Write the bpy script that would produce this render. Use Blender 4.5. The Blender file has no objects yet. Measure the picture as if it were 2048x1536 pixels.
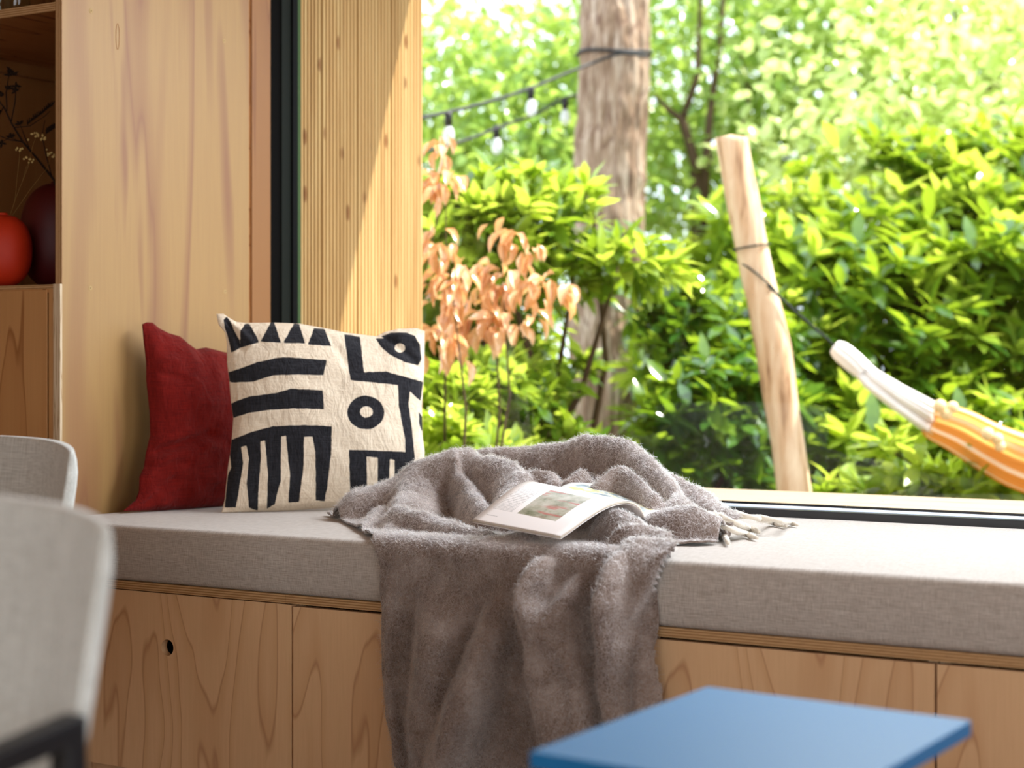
import bpy, bmesh, math, random
import numpy as np
from mathutils import Vector, Matrix
rnd = random.Random(7); rng = np.random.default_rng(7)
S = bpy.context.scene; COL = S.collection

# ------------------------------------------------------------------ camera, sky, sun, exposure
TH = math.atan(0.61); SN, CS = math.sin(TH), math.cos(TH)
CAM = Vector((3.065, -2.92, 0.83)); F = 3600.0; PX0, PY0 = 1024.0, 722.0
FWD = Vector((-SN, CS, 0)); RGT = Vector((CS, SN, 0))
cd = bpy.data.cameras.new('camera'); cam = bpy.data.objects.new('camera', cd); COL.objects.link(cam)
cam.location = CAM; cam.rotation_euler = (math.pi/2, 0, TH)
cd.sensor_width = 36; cd.lens = F*36/2048; cd.shift_y = -46/2048
cd.dof.use_dof = True; cd.dof.focus_distance = 3.75; cd.dof.aperture_fstop = 2.9; cd.clip_start = .05
S.camera = cam
S.view_settings.view_transform = 'Standard'; S.view_settings.look = 'None'
S.view_settings.gamma = 1; S.view_settings.use_curve_mapping = False
S.view_settings.exposure = 0.0
S.cycles.max_bounces = 8; S.cycles.diffuse_bounces = 4; S.cycles.transparent_max_bounces = 24
S.cycles.transmission_bounces = 6; S.cycles.glossy_bounces = 4
S.cycles.sample_clamp_indirect = 6; S.cycles.caustics_reflective = False; S.cycles.caustics_refractive = False
w = bpy.data.worlds.new('sky'); S.world = w; w.use_nodes = True
bg = w.node_tree.nodes['Background']; bg.inputs[0].default_value = (0.80, 0.90, 1.0, 1); bg.inputs[1].default_value = 3.0
sd = bpy.data.lights.new('sun', 'SUN'); sd.energy = 11.5; sd.angle = math.radians(.6); sd.color = (1, .95, .86)
so = bpy.data.objects.new('sun', sd); COL.objects.link(so)
so.rotation_euler = Vector((.5, .37, 1.05)).to_track_quat('Z', 'Y').to_euler()
def area(name, loc, target, sx, sy, power, color):
    l = bpy.data.lights.new(name, 'AREA'); l.shape = 'RECTANGLE'; l.size = sx; l.size_y = sy; l.energy = power; l.color = color
    o = bpy.data.objects.new(name, l); COL.objects.link(o); o.location = loc
    o.rotation_euler = (Vector(loc)-Vector(target)).to_track_quat('Z', 'Y').to_euler(); return o
# daylight entering through the two glazed openings behind the camera (built below in wall_back and wall_right)
area('daylight_back_opening', (3.6, -5.95, 1.25), (3.6, 0, 1.0), 3.0, 2.1, 52, (1, .96, .91))
area('daylight_side_opening', (5.95, -2.6, 1.25), (0, -2.6, .9), 2.6, 2.1, 26, (1, .95, .88))

# fill light added inside the window head to brighten the cushion top
area('added_fill_window_head', (2.35, .93, 1.94), (1.9, -.15, .72), 2.5, .42, 88, (.88, .93, 1.0))
FL = -.09

# ------------------------------------------------------------------ pixel -> world helpers (used to survey real positions)
def ray(px, py): return FWD + RGT*((px-PX0)/F) + Vector((0, 0, (PY0-py)/F))
def atY(px, py, Y): d = ray(px, py); return CAM + d*((Y-CAM.y)/d.y)
def atX(px, py, X): d = ray(px, py); return CAM + d*((X-CAM.x)/d.x)
def atZ(px, py, Z): d = ray(px, py); return CAM + d*((Z-CAM.z)/d.z)
def atD(px, py, D): return CAM + ray(px, py)*D
def atPlane(px, py, p0, n): d = ray(px, py); return CAM + d*((Vector(p0)-CAM).dot(n)/d.dot(n))
def project(P):
    v = np.asarray(P) - np.array(CAM); dz = v @ np.array(FWD)
    return PX0 + F*(v @ np.array(RGT))/dz, PY0 - F*v[..., 2]/dz

# ------------------------------------------------------------------ object helpers
def props(o, label=None, cat=None, group=None, kind=None):
    if label: o['label'] = label
    if cat: o['category'] = cat
    if group: o['group'] = group
    if kind: o['kind'] = kind
    return o
def empty(name, loc=(0, 0, 0), label=None, cat=None, group=None, kind=None, rz=0):
    o = bpy.data.objects.new(name, None); COL.objects.link(o); o.location = loc; o.rotation_euler.z = rz
    o.empty_display_size = .1
    return props(o, label, cat, group, kind)
def world_of(p):
    m = Matrix.Identity(4)
    while p is not None:
        m = (Matrix.Translation(p.location) @ p.rotation_euler.to_matrix().to_4x4()) @ m; p = p.parent
    return m
class MB:
    def __init__(s): s.v = []; s.f = []
    def add(s, verts, faces):
        b = len(s.v); s.v += [tuple(p) for p in verts]; s.f += [tuple(i+b for i in f) for f in faces]; return s
    def box(s, x0, x1, y0, y1, z0, z1):
        v = [(x, y, z) for z in (z0, z1) for y in (y0, y1) for x in (x0, x1)]
        return s.add(v, [(0, 2, 3, 1), (4, 5, 7, 6), (0, 1, 5, 4), (2, 6, 7, 3), (0, 4, 6, 2), (1, 3, 7, 5)])
    def bar(s, a, b, wx, wy, up=(0, 0, 1)):
        a, b = Vector(a), Vector(b); d = (b-a).normalized(); u = d.cross(Vector(up))
        if u.length < 1e-4: u = d.cross(Vector((1, 0, 0)))
        u.normalize(); n = u.cross(d)
        v = [p + u*sx*wx/2 + n*sy*wy/2 for p in (a, b) for sx, sy in ((-1, -1), (1, -1), (1, 1), (-1, 1))]
        return s.add(v, [(3, 2, 1, 0), (4, 5, 6, 7), (0, 1, 5, 4), (1, 2, 6, 5), (2, 3, 7, 6), (3, 0, 4, 7)])
    def tube(s, path, rad, n=8, cap=True):
        P = [Vector(p) for p in path]; R = rad if hasattr(rad, '__len__') else [rad]*len(P)
        d0 = (P[1]-P[0]).normalized(); u = d0.orthogonal().normalized(); vs = []
        for i, p in enumerate(P):
            d = (P[min(i+1, len(P)-1)]-P[max(i-1, 0)]).normalized(); u = (u - d*u.dot(d)).normalized(); w_ = d.cross(u)
            vs += [p + (u*math.cos(2*math.pi*k/n)+w_*math.sin(2*math.pi*k/n))*R[i] for k in range(n)]
        fs = [(i*n+k, i*n+(k+1) % n, (i+1)*n+(k+1) % n, (i+1)*n+k) for i in range(len(P)-1) for k in range(n)]
        if cap: fs += [tuple(range(n))[::-1], tuple(range((len(P)-1)*n, len(P)*n))]
        return s.add(vs, fs)
    def lathe(s, prof, c, n=32, sx=1, sy=1):
        vs = [(c[0]+r*sx*math.cos(2*math.pi*k/n), c[1]+r*sy*math.sin(2*math.pi*k/n), c[2]+z) for r, z in prof for k in range(n)]
        fs = [(i*n+k, i*n+(k+1) % n, (i+1)*n+(k+1) % n, (i+1)*n+k) for i in range(len(prof)-1) for k in range(n)]
        fs += [tuple(range(n))[::-1], tuple(range((len(prof)-1)*n, len(prof)*n))]
        return s.add(vs, fs)
    def build(s, name, m, parent=None, smooth=False, bevel=0, kind=None, label=None, cat=None, group=None, origin=None, seg=2):
        V = np.array(s.v, dtype=float)
        if parent is not None:
            M = np.array(world_of(parent).inverted()); V = V @ M[:3, :3].T + M[:3, 3]
        o_loc = None
        if parent is None:
            o_loc = origin if origin is not None else (V.min(0)[0]/2+V.max(0)[0]/2, V.min(0)[1]/2+V.max(0)[1]/2, V.min(0)[2])
            V = V - np.array(o_loc)
        me = bpy.data.meshes.new(name); me.from_pydata([tuple(p) for p in V], [], s.f); me.update()
        if smooth: me.polygons.foreach_set('use_smooth', [True]*len(me.polygons))
        o = bpy.data.objects.new(name, me); COL.objects.link(o)
        if m: me.materials.append(m)
        if parent is not None: o.parent = parent
        else: o.location = o_loc
        if bevel:
            b = o.modifiers.new('b', 'BEVEL'); b.width = bevel; b.segments = seg; b.limit_method = 'ANGLE'; b.angle_limit = .6
            b.harden_normals = False
        return props(o, label, cat, group, kind)
def np_mesh(name, V, Fq, m, parent=None, smooth=True, kind=None, label=None, cat=None, loc=None):
    """V (n,3) world, Fq (m,k) faces of equal size"""
    V = np.asarray(V, dtype=float); k = Fq.shape[1]
    if parent is not None:
        M = np.array(world_of(parent).inverted()); V = V @ M[:3, :3].T + M[:3, 3]
    elif loc is not None: V = V - np.array(loc)
    me = bpy.data.meshes.new(name); me.vertices.add(len(V)); me.vertices.foreach_set('co', V.astype(np.float32).ravel())
    me.loops.add(Fq.size); me.loops.foreach_set('vertex_index', Fq.astype(np.int32).ravel())
    me.polygons.add(len(Fq)); me.polygons.foreach_set('loop_start', np.arange(0, Fq.size, k, dtype=np.int32))
    me.polygons.foreach_set('loop_total', np.full(len(Fq), k, dtype=np.int32))
    me.polygons.foreach_set('use_smooth', np.full(len(Fq), smooth)); me.update(calc_edges=True); me.validate()
    o = bpy.data.objects.new(name, me); COL.objects.link(o); me.materials.append(m)
    if parent is not None: o.parent = parent
    elif loc is not None: o.location = loc
    return props(o, label, cat, None, kind)
def dup(root, loc, rz, label):
    r = root.copy(); COL.objects.link(r); r.location = loc; r.rotation_euler.z = rz; r['label'] = label
    for ch in list(root.children):
        c = ch.copy(); COL.objects.link(c); c.parent = r
        for g in ch.children:
            d = g.copy(); COL.objects.link(d); d.parent = c
    return r

# ------------------------------------------------------------------ materials
def srgb(r, g, b):
    f = lambda c: (c/255/12.92) if c/255 <= .04045 else ((c/255+.055)/1.055)**2.4
    return (f(r), f(g), f(b), 1)
class NT:
    def __init__(s, name):
        s.m = bpy.data.materials.new(name); s.m.use_nodes = True; s.t = s.m.node_tree
        s.b = s.t.nodes['Principled BSDF']; s.out = s.t.nodes['Material Output']
    def n(s, typ, **kw):
        nd = s.t.nodes.new('ShaderNode'+typ)
        for k, v in kw.items():
            if k.startswith('i_'): k2 = k[2:].replace('_', ' '); s.set(nd, k2, v)
            elif k.startswith('n'): s.set(nd, int(k[1:]), v)
            else: setattr(nd, k, v)
        return nd
    def set(s, nd, key, v):
        if isinstance(v, bpy.types.NodeSocket): s.t.links.new(v, nd.inputs[key])
        else: nd.inputs[key].default_value = v
    def math(s, op, a, b=0., c=0., clamp=False):
        nd = s.t.nodes.new('ShaderNodeMath'); nd.operation = op; nd.use_clamp = clamp
        for i, v in enumerate((a, b, c)): s.set(nd, i, v)
        return nd.outputs[0]
    def coord(s, kind='Object', scale=(1, 1, 1), rot=(0, 0, 0), loc=(0, 0, 0)):
        tc = s.t.nodes.new('ShaderNodeTexCoord'); mp = s.t.nodes.new('ShaderNodeMapping')
        s.t.links.new(tc.outputs[kind], mp.inputs[0]); mp.inputs['Scale'].default_value = scale
        mp.inputs['Rotation'].default_value = rot; mp.inputs['Location'].default_value = loc; return mp.outputs[0]
    def noise(s, vec, scale, detail=2, rough=.5, dist=0):
        return s.n('TexNoise', i_Vector=vec, i_Scale=scale, i_Detail=detail, i_Roughness=rough, i_Distortion=dist).outputs[0]
    def ramp(s, fac, stops, interp='LINEAR'):
        r = s.t.nodes.new('ShaderNodeValToRGB'); s.t.links.new(fac, r.inputs[0]); e = r.color_ramp.elements; r.color_ramp.interpolation = interp
        while len(e) < len(stops): e.new(.5)
        for el, (p, c) in zip(e, stops): el.position = p; el.color = c if len(c) == 4 else (*c, 1)
        return r.outputs[0]
    def mix(s, fac, a, b, blend='MIX'):
        nd = s.t.nodes.new('ShaderNodeMix'); nd.data_type = 'RGBA'; nd.blend_type = blend
        s.set(nd, 0, fac); s.set(nd, 6, a); s.set(nd, 7, b); return nd.outputs[2]
    def bump(s, h, strength, dist=.01):
        nd = s.n('Bump', i_Height=h, i_Strength=strength, i_Distance=dist); s.t.links.new(nd.outputs[0], s.b.inputs['Normal'])
    def base(s, c): s.set(s.b, 'Base Color', c)
    def rough(s, r, spec=.5): s.set(s.b, 'Roughness', r); s.b.inputs['Specular IOR Level'].default_value = spec
def plain(name, c, rough=.5, spec=.5, metal=0):
    t = NT(name); t.base(c); t.rough(rough, spec); t.b.inputs['Metallic'].default_value = metal; return t.m
def veneer(name, light, mid, dark, stretch=(1, 1, .13), scale=4.0, k=4.0, seed=0., sharp=.93, fine=.12, lineamt=1.0, rough=.5):
    t = NT(name)
    v = t.coord('Object', scale=stretch, loc=(seed, seed*1.7, seed*.3))
    nz = t.noise(v, scale, 2.5, .45, .35)
    fr = t.math('FRACT', t.math('MULTIPLY', nz, k))
    c = t.ramp(fr, [(0, light), (.45, light), (sharp-.02, mid), (sharp+.035, dark), (1, light)])
    blot = t.noise(v, scale*.55, 1, .4)
    c = t.mix(t.ramp(blot, [(.42, (0, 0, 0)), (.62, (1, 1, 1))]), c, mid) if lineamt < 1 else c
    v2 = t.coord('Object', scale=tuple(a*1.0 if a > .5 else a*.25 for a in stretch), loc=(seed, 0, 0))
    g = t.noise(v2, 190, 2, .6)
    c = t.mix(t.math('MULTIPLY', t.ramp(g, [(.35, (0, 0, 0)), (.75, (1, 1, 1))]), fine), c, dark, 'MIX')
    t.base(c); t.rough(rough, .35); t.bump(g, .06, .002); return t.m
def ply_edge(name, axis):
    t = NT(name); sc = [1, 1, 1]; sc[axis] = 1
    tc = t.n('TexCoord'); sep = t.n('SeparateXYZ', n0=tc.outputs['Object']); h = sep.outputs[axis]
    fr = t.math('FRACT', t.math('MULTIPLY', h, 1/.0052))
    c = t.ramp(fr, [(0, srgb(200, 164, 118)), (.42, srgb(192, 154, 108)), (.5, srgb(146, 106, 66)), (.9, srgb(166, 126, 84)), (1, srgb(200, 164, 118))])
    st = [3, 3, 3]; st[axis] = 60
    nz = t.noise(t.coord('Object', scale=tuple(st)), 14, 3, .7)
    c = t.mix(t.ramp(nz, [(.52, (0, 0, 0)), (.72, (.6, .6, .6))]), c, srgb(105, 66, 34)); t.base(c); t.rough(.6, .3); return t.m
def fabric(name, c1, c2, thr=520, rough=.9, bump=.25):
    t = NT(name)
    a = t.noise(t.coord('Object', scale=(1, .06, .06)), thr, 2, .6); b = t.noise(t.coord('Object', scale=(.05, 1, 1)), thr, 2, .6)
    h = t.math('ADD', a, b); f = t.ramp(t.math('MULTIPLY', h, .5), [(.36, (0, 0, 0)), (.64, (1, 1, 1))])
    big = t.noise(t.coord('Object'), 14, 2)
    c = t.mix(f, c1, c2); c = t.mix(t.math('MULTIPLY', big, .18), c, c1)
    t.base(c); t.rough(rough, .15); t.b.inputs['Sheen Weight'].default_value = .25; t.bump(h, bump, .002); return t.m

M_panel = veneer('pale pine veneer', srgb(166, 131, 80), srgb(150, 110, 70), srgb(141, 99, 66), (1, 1, .11), 5.6, 4.4, 3.1, .82, .22)
M_door = veneer('warm pine veneer', srgb(222, 182, 138), srgb(213, 170, 126), srgb(190, 144, 104), (1, 1, .24), 4.6, 11.0, 9.4, .90, .16)
M_cab = veneer('pine veneer cabinet', srgb(192, 142, 90), srgb(182, 130, 80), srgb(150, 98, 54), (1, 1, .12), 7.0, 4.0, 5.2, .94, .14)
M_shelf = veneer('pine veneer shelf', srgb(190, 135, 82), srgb(172, 116, 66), srgb(128, 76, 38), (1, .12, 1), 8.0, 5.0, 1.2, .92, .15)
M_inner = veneer('pine veneer inside', srgb(158, 106, 58), srgb(146, 94, 48), srgb(116, 70, 34), (1, 1, .14), 5.0, 3.0, 7.7, .92, .15)
M_trim = veneer('planed pine', srgb(146, 98, 48), srgb(140, 92, 44), srgb(128, 80, 36), (1, 1, .06), 14.0, 3.0, 2.2, .9, .10)
M_edgeZ = ply_edge('plywood edge horizontal', 2); M_edgeX = ply_edge('plywood edge vertical', 0)
M_edgeraw = veneer('raw pale plywood edge', srgb(216, 196, 164), srgb(200, 176, 140), srgb(170, 140, 104), (1, 1, .05), 160, 2, 4.0, .8, .3)
M_black = plain('black painted aluminium', srgb(10, 9, 8), .8, .05)
M_dgrey = plain('grey green aluminium', srgb(24, 28, 23), .7, .1)
M_gasket = plain('black rubber gasket', srgb(8, 8, 8), .7, .1)
M_sage = plain('outer frame face', srgb(70, 92, 58), .8, .1)
M_bframe = plain('anthracite aluminium', srgb(40, 41, 44), .22)
M_white = veneer('pine wall lining', srgb(178, 136, 92), srgb(166, 124, 80), srgb(140, 96, 58), (1, 1, .12), 4, 4, 6.6, .9, .1)
M_floor = veneer('floor boards', srgb(128, 98, 68), srgb(112, 84, 56), srgb(84, 60, 38), (.12, 1, 1), 6, 3, .5, .9, .12)
def deck():
    t = NT('ribbed pine cladding')
    v = t.coord('Object', scale=(1, 1, .05)); nz = t.noise(v, 30, 3, .6)
    c = t.ramp(nz, [(.3, srgb(172, 136, 84)), (.5, srgb(192, 158, 104)), (.7, srgb(202, 174, 120))])
    kn = t.n('TexVoronoi', i_Vector=t.coord('Object', scale=(1, 1, .42)), i_Scale=15.0, i_Randomness=1.0)
    kf = t.ramp(kn.outputs['Distance'], [(.0, (1, 1, 1)), (.11, (.8, .8, .8)), (.17, (0, 0, 0))])
    sel = t.ramp(t.n('SeparateColor', n0=kn.outputs['Color']).outputs[0], [(.55, (0, 0, 0)), (.6, (1, 1, 1))])
    c = t.mix(t.math('MULTIPLY', t.math('MULTIPLY', kf, sel), .95), c, srgb(120, 74, 36))
    fine = t.noise(t.coord('Object', scale=(1, 1, .03)), 260, 2, .6)
    c = t.mix(t.math('MULTIPLY', fine, .28), c, srgb(150, 108, 54)); t.base(c); t.rough(.7, .25); return t.m
M_deck = deck()
M_deckdark = plain('stained cladding batten', srgb(140, 96, 50), .8, .2)
M_sill = veneer('outdoor pine sill', srgb(156, 138, 114), srgb(148, 128, 104), srgb(126, 102, 78), (.05, 1, 1), 20, 3, .9, .9, .15)
M_seat = fabric('grey beige woven upholstery', srgb(158, 147, 136), srgb(206, 199, 190), 800)
M_chair = fabric('light grey chair upholstery', srgb(186, 187, 180), srgb(226, 228, 222), 330)
M_chblack = plain('black lacquered frame', srgb(20, 21, 24), .35)
def blue():
    t = NT('blue painted board'); n = t.noise(t.coord('Object'), 160, 3, .7)
    t.base(t.mix(t.math('MULTIPLY', n, .35), srgb(24, 104, 160), srgb(38, 118, 172))); t.rough(.5, .25); t.bump(n, .05, .001); return t.m
M_blue = blue()
def vase(name, c, c2):
    t = NT(name); n = t.noise(t.coord('Object'), 30, 3); t.base(t.mix(n, c, c2)); t.rough(.55, .35); t.bump(t.noise(t.coord('Object'), 300, 2), .05, .001); return t.m
M_orange = vase('matte orange ceramic', srgb(200, 52, 18), srgb(186, 44, 16)); M_burg = vase('matte burgundy ceramic', srgb(84, 14, 14), srgb(72, 11, 12))
M_twig = plain('dark dried twig', srgb(48, 34, 26), .9, .1); M_cream = plain('cream dried blossom', srgb(206, 180, 116), .9, .1); M_straw = plain('dried straw stem', srgb(126, 96, 52), .9, .1)
def glass_m(name, tint=(1, 1, 1, 1), dust=0.0):
    t = NT(name); t.t.nodes.remove(t.b)
    tr = t.n('BsdfTransparent', n0=tint); gl = t.n('BsdfGlossy', n0=(1, 1, 1, 1), i_Roughness=.0)
    fr = t.n('Fresnel', i_IOR=1.5); mx = t.n('MixShader', n0=t.math('MULTIPLY', fr.outputs[0], t.math('SUBTRACT', 1.0, t.n('NewGeometry').outputs['Backfacing'])), n1=tr.outputs[0], n2=gl.outputs[0]); last = mx.outputs[0]
    if dust:
        df = t.n('BsdfDiffuse', n0=(.8, .8, .78, 1))
        sp = t.n('TexVoronoi', i_Vector=t.coord('Object'), i_Scale=70.0); d1 = t.ramp(sp.outputs['Distance'], [(.03, (1, 1, 1)), (.07, (0, 0, 0))])
        sel = t.ramp(t.n('SeparateColor', n0=sp.outputs['Color']).outputs[1], [(.75, (0, 0, 0)), (.8, (1, 1, 1))])
        m2 = t.n('MixShader', n0=t.math('MULTIPLY', t.math('MULTIPLY', d1, sel), dust), n1=last, n2=df.outputs[0]); last = m2.outputs[0]
    t.t.links.new(last, t.out.inputs[0]); return t.m
M_glass = glass_m('window glass', (1, 1, 1, 1), .35); M_jar = glass_m('jar glass', (.92, .95, .93, 1))

# ------------------------------------------------------------------ the setting: room shell
ZT = .47
def struct(name, mb, m, bevel=0): return mb.build(name, m, kind='structure', bevel=bevel)
struct('floor', MB().box(-1.4, 6.0, -6.0, .98, FL-.06, FL), M_floor)
struct('ceiling', MB().box(-1.4, 6.0, -6.0, .98, 2.45, 2.53), M_white)
wb = MB(); wb.box(-1.4, 2.0, -6.12, -6.0, FL, 2.45); wb.box(5.2, 6.0, -6.12, -6.0, FL, 2.45); wb.box(2.0, 5.2, -6.12, -6.0, 2.35, 2.45); wb.box(2, 5.2, -6.12, -6.0, FL, .12)
struct('wall_back', wb, M_white)
wr = MB(); wr.box(6.0, 6.12, -6.0, -4.0, FL, 2.45); wr.box(6.0, 6.12, -1.2, .98, FL, 2.45); wr.box(6, 6.12, -4, -1.2, 2.35, 2.45); wr.box(6, 6.12, -4, -1.2, FL, .12)
struct('wall_right', wr, M_white)
struct('wall_left', MB().box(-1.52, -1.4, -6.0, .98, FL, 2.45), M_white)
wf = MB(); wf.box(-1.4, -.02, .86, .98, FL, 2.45); wf.box(3.72, 6.0, .96, .98, FL, 2.45); wf.box(-.02, 3.72, .86, .98, 2.2, 2.45); wf.box(-.02, 3.72, .958, .98, FL, .46)
struct('wall_front', wf, M_white)

# exterior box of the window: ribbed cladding planks on the side, soffit, sill, ground
ext = empty('wall_exterior', (-.06, .99, .45), kind='structure')
MB().box(-.13, -.022, .985, 1.592, .40, 2.2).build('backing_board', M_deckdark, ext)
y0 = .9225
for b in range(4):
    ya, yb = y0+b*.1672, y0+(b+1)*.1672-.005
    if b == 0: ya = .991
    prof = [(-.0215, ya), (-.010, ya)]
    nr = 10; pitch = (yb-ya)/max(1, round((yb-ya)/.0167)); n_ = round((yb-ya)/pitch)
    for k in range(n_):
        c0 = ya+k*pitch
        prof += [(-.010, c0+.0022), (0.0, c0+.0034), (.0003, c0+pitch/2), (0.0, c0+pitch-.0034), (-.010, c0+pitch-.0022)]
    prof += [(-.010, yb), (-.0215, yb)]
    n = len(prof); vs = [(x, y, z) for z in (.493, 2.2) for x, y in prof]
    fs = [(i, (i+1) % n, n+(i+1) % n, n+i) for i in range(n)]+[tuple(range(n))[::-1], tuple(range(n, 2*n))]
    o = MB().add(vs, fs).build('plank', M_deck, ext); o.location.z += 0
ex2 = struct('wall_exterior_side', MB().box(3.72, 3.84, .98, 1.6, .4, 2.2), M_deck)
struct('roof_soffit', MB().box(-.16, 3.9, .98, 1.62, 2.2, 2.36), M_deck)
struct('trim_sill', MB().box(-.02, 3.72, 1.062, 1.445, .455, .492), M_sill, .003)
# ------------------------------------------------------------------ window_1
win = empty('window_1', (1.85, .95, .46), kind='structure')
MB().box(-.03, .0, .858, .905, .46, 2.2).build('frame_inner', M_black, win, bevel=.001)
MB().box(-.03, .004, .905, .945, .46, 2.2).build('frame_face', M_dgrey, win, bevel=.001)
MB().box(-.03, .010, .945, .968, .46, 2.2).build('gasket', M_gasket, win, bevel=.001)
MB().box(-.03, .002, .968, .99, .46, 2.2).build('frame_outer', M_sage, win)
MB().box(.0, 3.72, .962, 1.06, .44, .4865).build('frame_bottom', M_bframe, win, bevel=.0015)
MB().box(.012, 3.70, .9805, 1.0555, .4862, .4872).build('frame_ledge', plain('frame top with painted sky reflection', srgb(160, 168, 184), .6, .2), win)  # thin sheet on the frame top, its pale blue-grey stands in for reflected sky
MB().box(.0, 3.72, 1.056, 1.0625, .44, .493).build('gasket', M_gasket, win)
MB().box(.0, 3.72, .905, .99, 2.16, 2.2).build('frame_top', M_black, win)
MB().box(3.68, 3.72, .858, .99, .46, 2.2).build('frame_right', M_black, win)
MB().box(.004, 3.69, .972, .978, .48, 2.17).build('pane', M_glass, win)
tr = empty('trim_1', (-.02, .81, .45), kind='structure')
MB().box(-.03, -.002, .7725, .780, .44, 2.45).build('recess_strip', M_shelf, tr)  # narrow veneer strip set back between side panel and jamb board
MB().box(-.03, .004, .780, .857, .44, 2.45).build('jamb_board', M_trim, tr, bevel=.001)

# ------------------------------------------------------------------ shelving unit and cabinet at left
PF = .10                                             # front plane of shelving
unit = empty('shelving_unit', (-.33, PF, FL), 'tall open plywood shelving unit with pale pine side panel next to the window', 'shelving')
MB().box(-.0205, 0, PF+.0005, .772, FL, 2.45).build('side_panel', M_panel, unit)
MB().box(-.0206, .0002, PF-.0005, PF+.001, 1.008, 2.45).build('panel_edge', M_edgeX, unit)
MB().box(-.022, .0002, PF-.006, PF+.001, FL, 1.009).build('panel_edge', M_edgeraw, unit, label='raw pale edge of side panel below the shelf')
MB().box(-.66, -.0205, PF+.0008, .85, 1.644, 1.665).build('shelf', M_shelf, unit)
MB().box(-.66, -.0207, PF-.0005, PF+.001, 1.644, 1.665).build('shelf_edge', M_edgeZ, unit)
MB().box(-.68, -.659, PF, .85, FL, 2.45).build('end_panel', M_inner, unit)
MB().box(-.66, -.021, .84, .855, FL, 2.45).build('back_panel', M_inner, unit)
MB().box(-.659, -.640, PF+.02, .84, 1.610, 1.644).build('batten', M_inner, unit)
M_fill = plain('wood filler', srgb(180, 152, 104), .7, .2); M_dk = plain('dark screw hole', srgb(60, 34, 16), .8, .1)
for px, py in ((182, 22), (181, 576), (448, 82), (450, 583)):
    p = atX(px, py, 0)
    mb = MB(); mb.add([(0.0006, p.y+.0055*math.cos(a), p.z+.0055*math.sin(a)) for a in np.linspace(0, 2*math.pi, 14)[:-1]], [tuple(range(13))]); sf = mb.build('screw_filler', M_fill, unit)
    mb = MB(); mb.add([(0.0009, p.y+.0014*math.cos(a), p.z+.0014*math.sin(a)) for a in np.linspace(0, 2*math.pi, 10)[:-1]], [tuple(range(9))]); mb.build('screw_hole', M_dk, sf)
p = atX(235, 73, 0); mb = MB(); k = 26
mb.add([(0.0006, p.y+.0062*math.cos(2*math.pi*i/k), p.z+.033*math.sin(2*math.pi*i/k)*(1 if abs(math.sin(2*math.pi*i/k)) < .8 else .97)) for i in range(k)] +
       [(0.0006, p.y+.0050*math.cos(2*math.pi*i/k), p.z+.0305*math.sin(2*math.pi*i/k)) for i in range(k)], [(i, (i+1) % k, k+(i+1) % k, k+i) for i in range(k)])
mb.build('veneer_patch', plain('patch outline', srgb(150, 96, 50), .7, .2), unit)
cab = empty('low_cabinet', (-.34, PF, FL), 'pine plywood cupboard below the shelf holding the orange and burgundy vases', 'cabinet')
MB().box(-.658, -.0225, PF-.002, .838, .990, 1.008).build('top_board', M_shelf, cab)
MB().box(-.658, -.0225, PF-.0035, PF-.002, .9985, 1.0082).build('top_edge', M_edgeZ, cab)
MB().box(-.0385, -.0225, PF-.003, .838, FL, .9985).build('side_board', M_cab, cab)
MB().box(-.658, -.640, PF-.003, .838, FL, .9985).build('side_board', M_cab, cab)
MB().box(-.638, -.0455, PF-.003, PF+.014, FL+.03, .996).build('door', M_cab, cab, bevel=.0008)
MB().box(-.6, -.05, .5, .52, .03, .99).build('back_board', M_inner, cab)

# vases, sprigs and jars
def superegg(rx, h, n=26, e=2.35, neck=.012):
    pr = []
    for i in range(n+1):
        a = -math.pi/2+math.pi*i/n; cz = math.copysign(abs(math.sin(a))**(2/e), math.sin(a)); cr = abs(math.cos(a))**(2/e)
        pr.append((max(rx*cr, .02 if i == 0 else neck), h/2+cz*h/2))
    return [(.001, pr[0][1])]+pr+[(neck, h+.004), (neck*.7, h+.004), (neck*.7, h*.8)]
pc = atD(5, 700, 4.36)
MB().lathe(superegg(.070, .176), (pc.x, pc.y, 1.0085), 40).build('vase', M_orange, smooth=True, label='matte orange rounded vase at the front of the shelf', cat='vase')
pb = atD(112, 700, 4.50)
MB().lathe(superegg(.088, .265), (pb.x, pb.y, 1.0085), 40).build('vase', M_burg, smooth=True, label='matte burgundy egg shaped vase half hidden by the side panel', cat='vase')
def poly(pts, D): return [atD(px, py, D) for px, py in pts]
br = empty('dried_branch', (pb.x, pb.y, 1.27), 'dark dried branch with seed heads standing in the burgundy vase', 'dried branch')
twigs = [([(111, 380), (108, 360), (75, 318), (45, 283), (25, 250), (8, 215), (-12, 190)], .0034), ([(45, 283), (20, 280), (-5, 270)], .002),
         ([(22, 245), (30, 205), (32, 175), (15, 180)], .0018), ([(14, 222), (12, 185), (18, 150), (22, 138)], .0018), ([(60, 300), (45, 262), (40, 248)], .0014),
         ([(104, 355), (92, 310), (84, 270), (90, 240)], .0016), ([(48, 286), (20, 275), (2, 285)], .0015), ([(28, 255), (60, 252), (90, 232), (100, 222)], .0014), ([(8, 212), (-4, 235), (-20, 245)], .0014)]
for pts, r in twigs:
    MB().tube(poly(pts, 4.47), [r*(1-.5*i/(len(pts)-1)) for i in range(len(pts))], 6).build('twig', M_twig, br, smooth=True)
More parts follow.
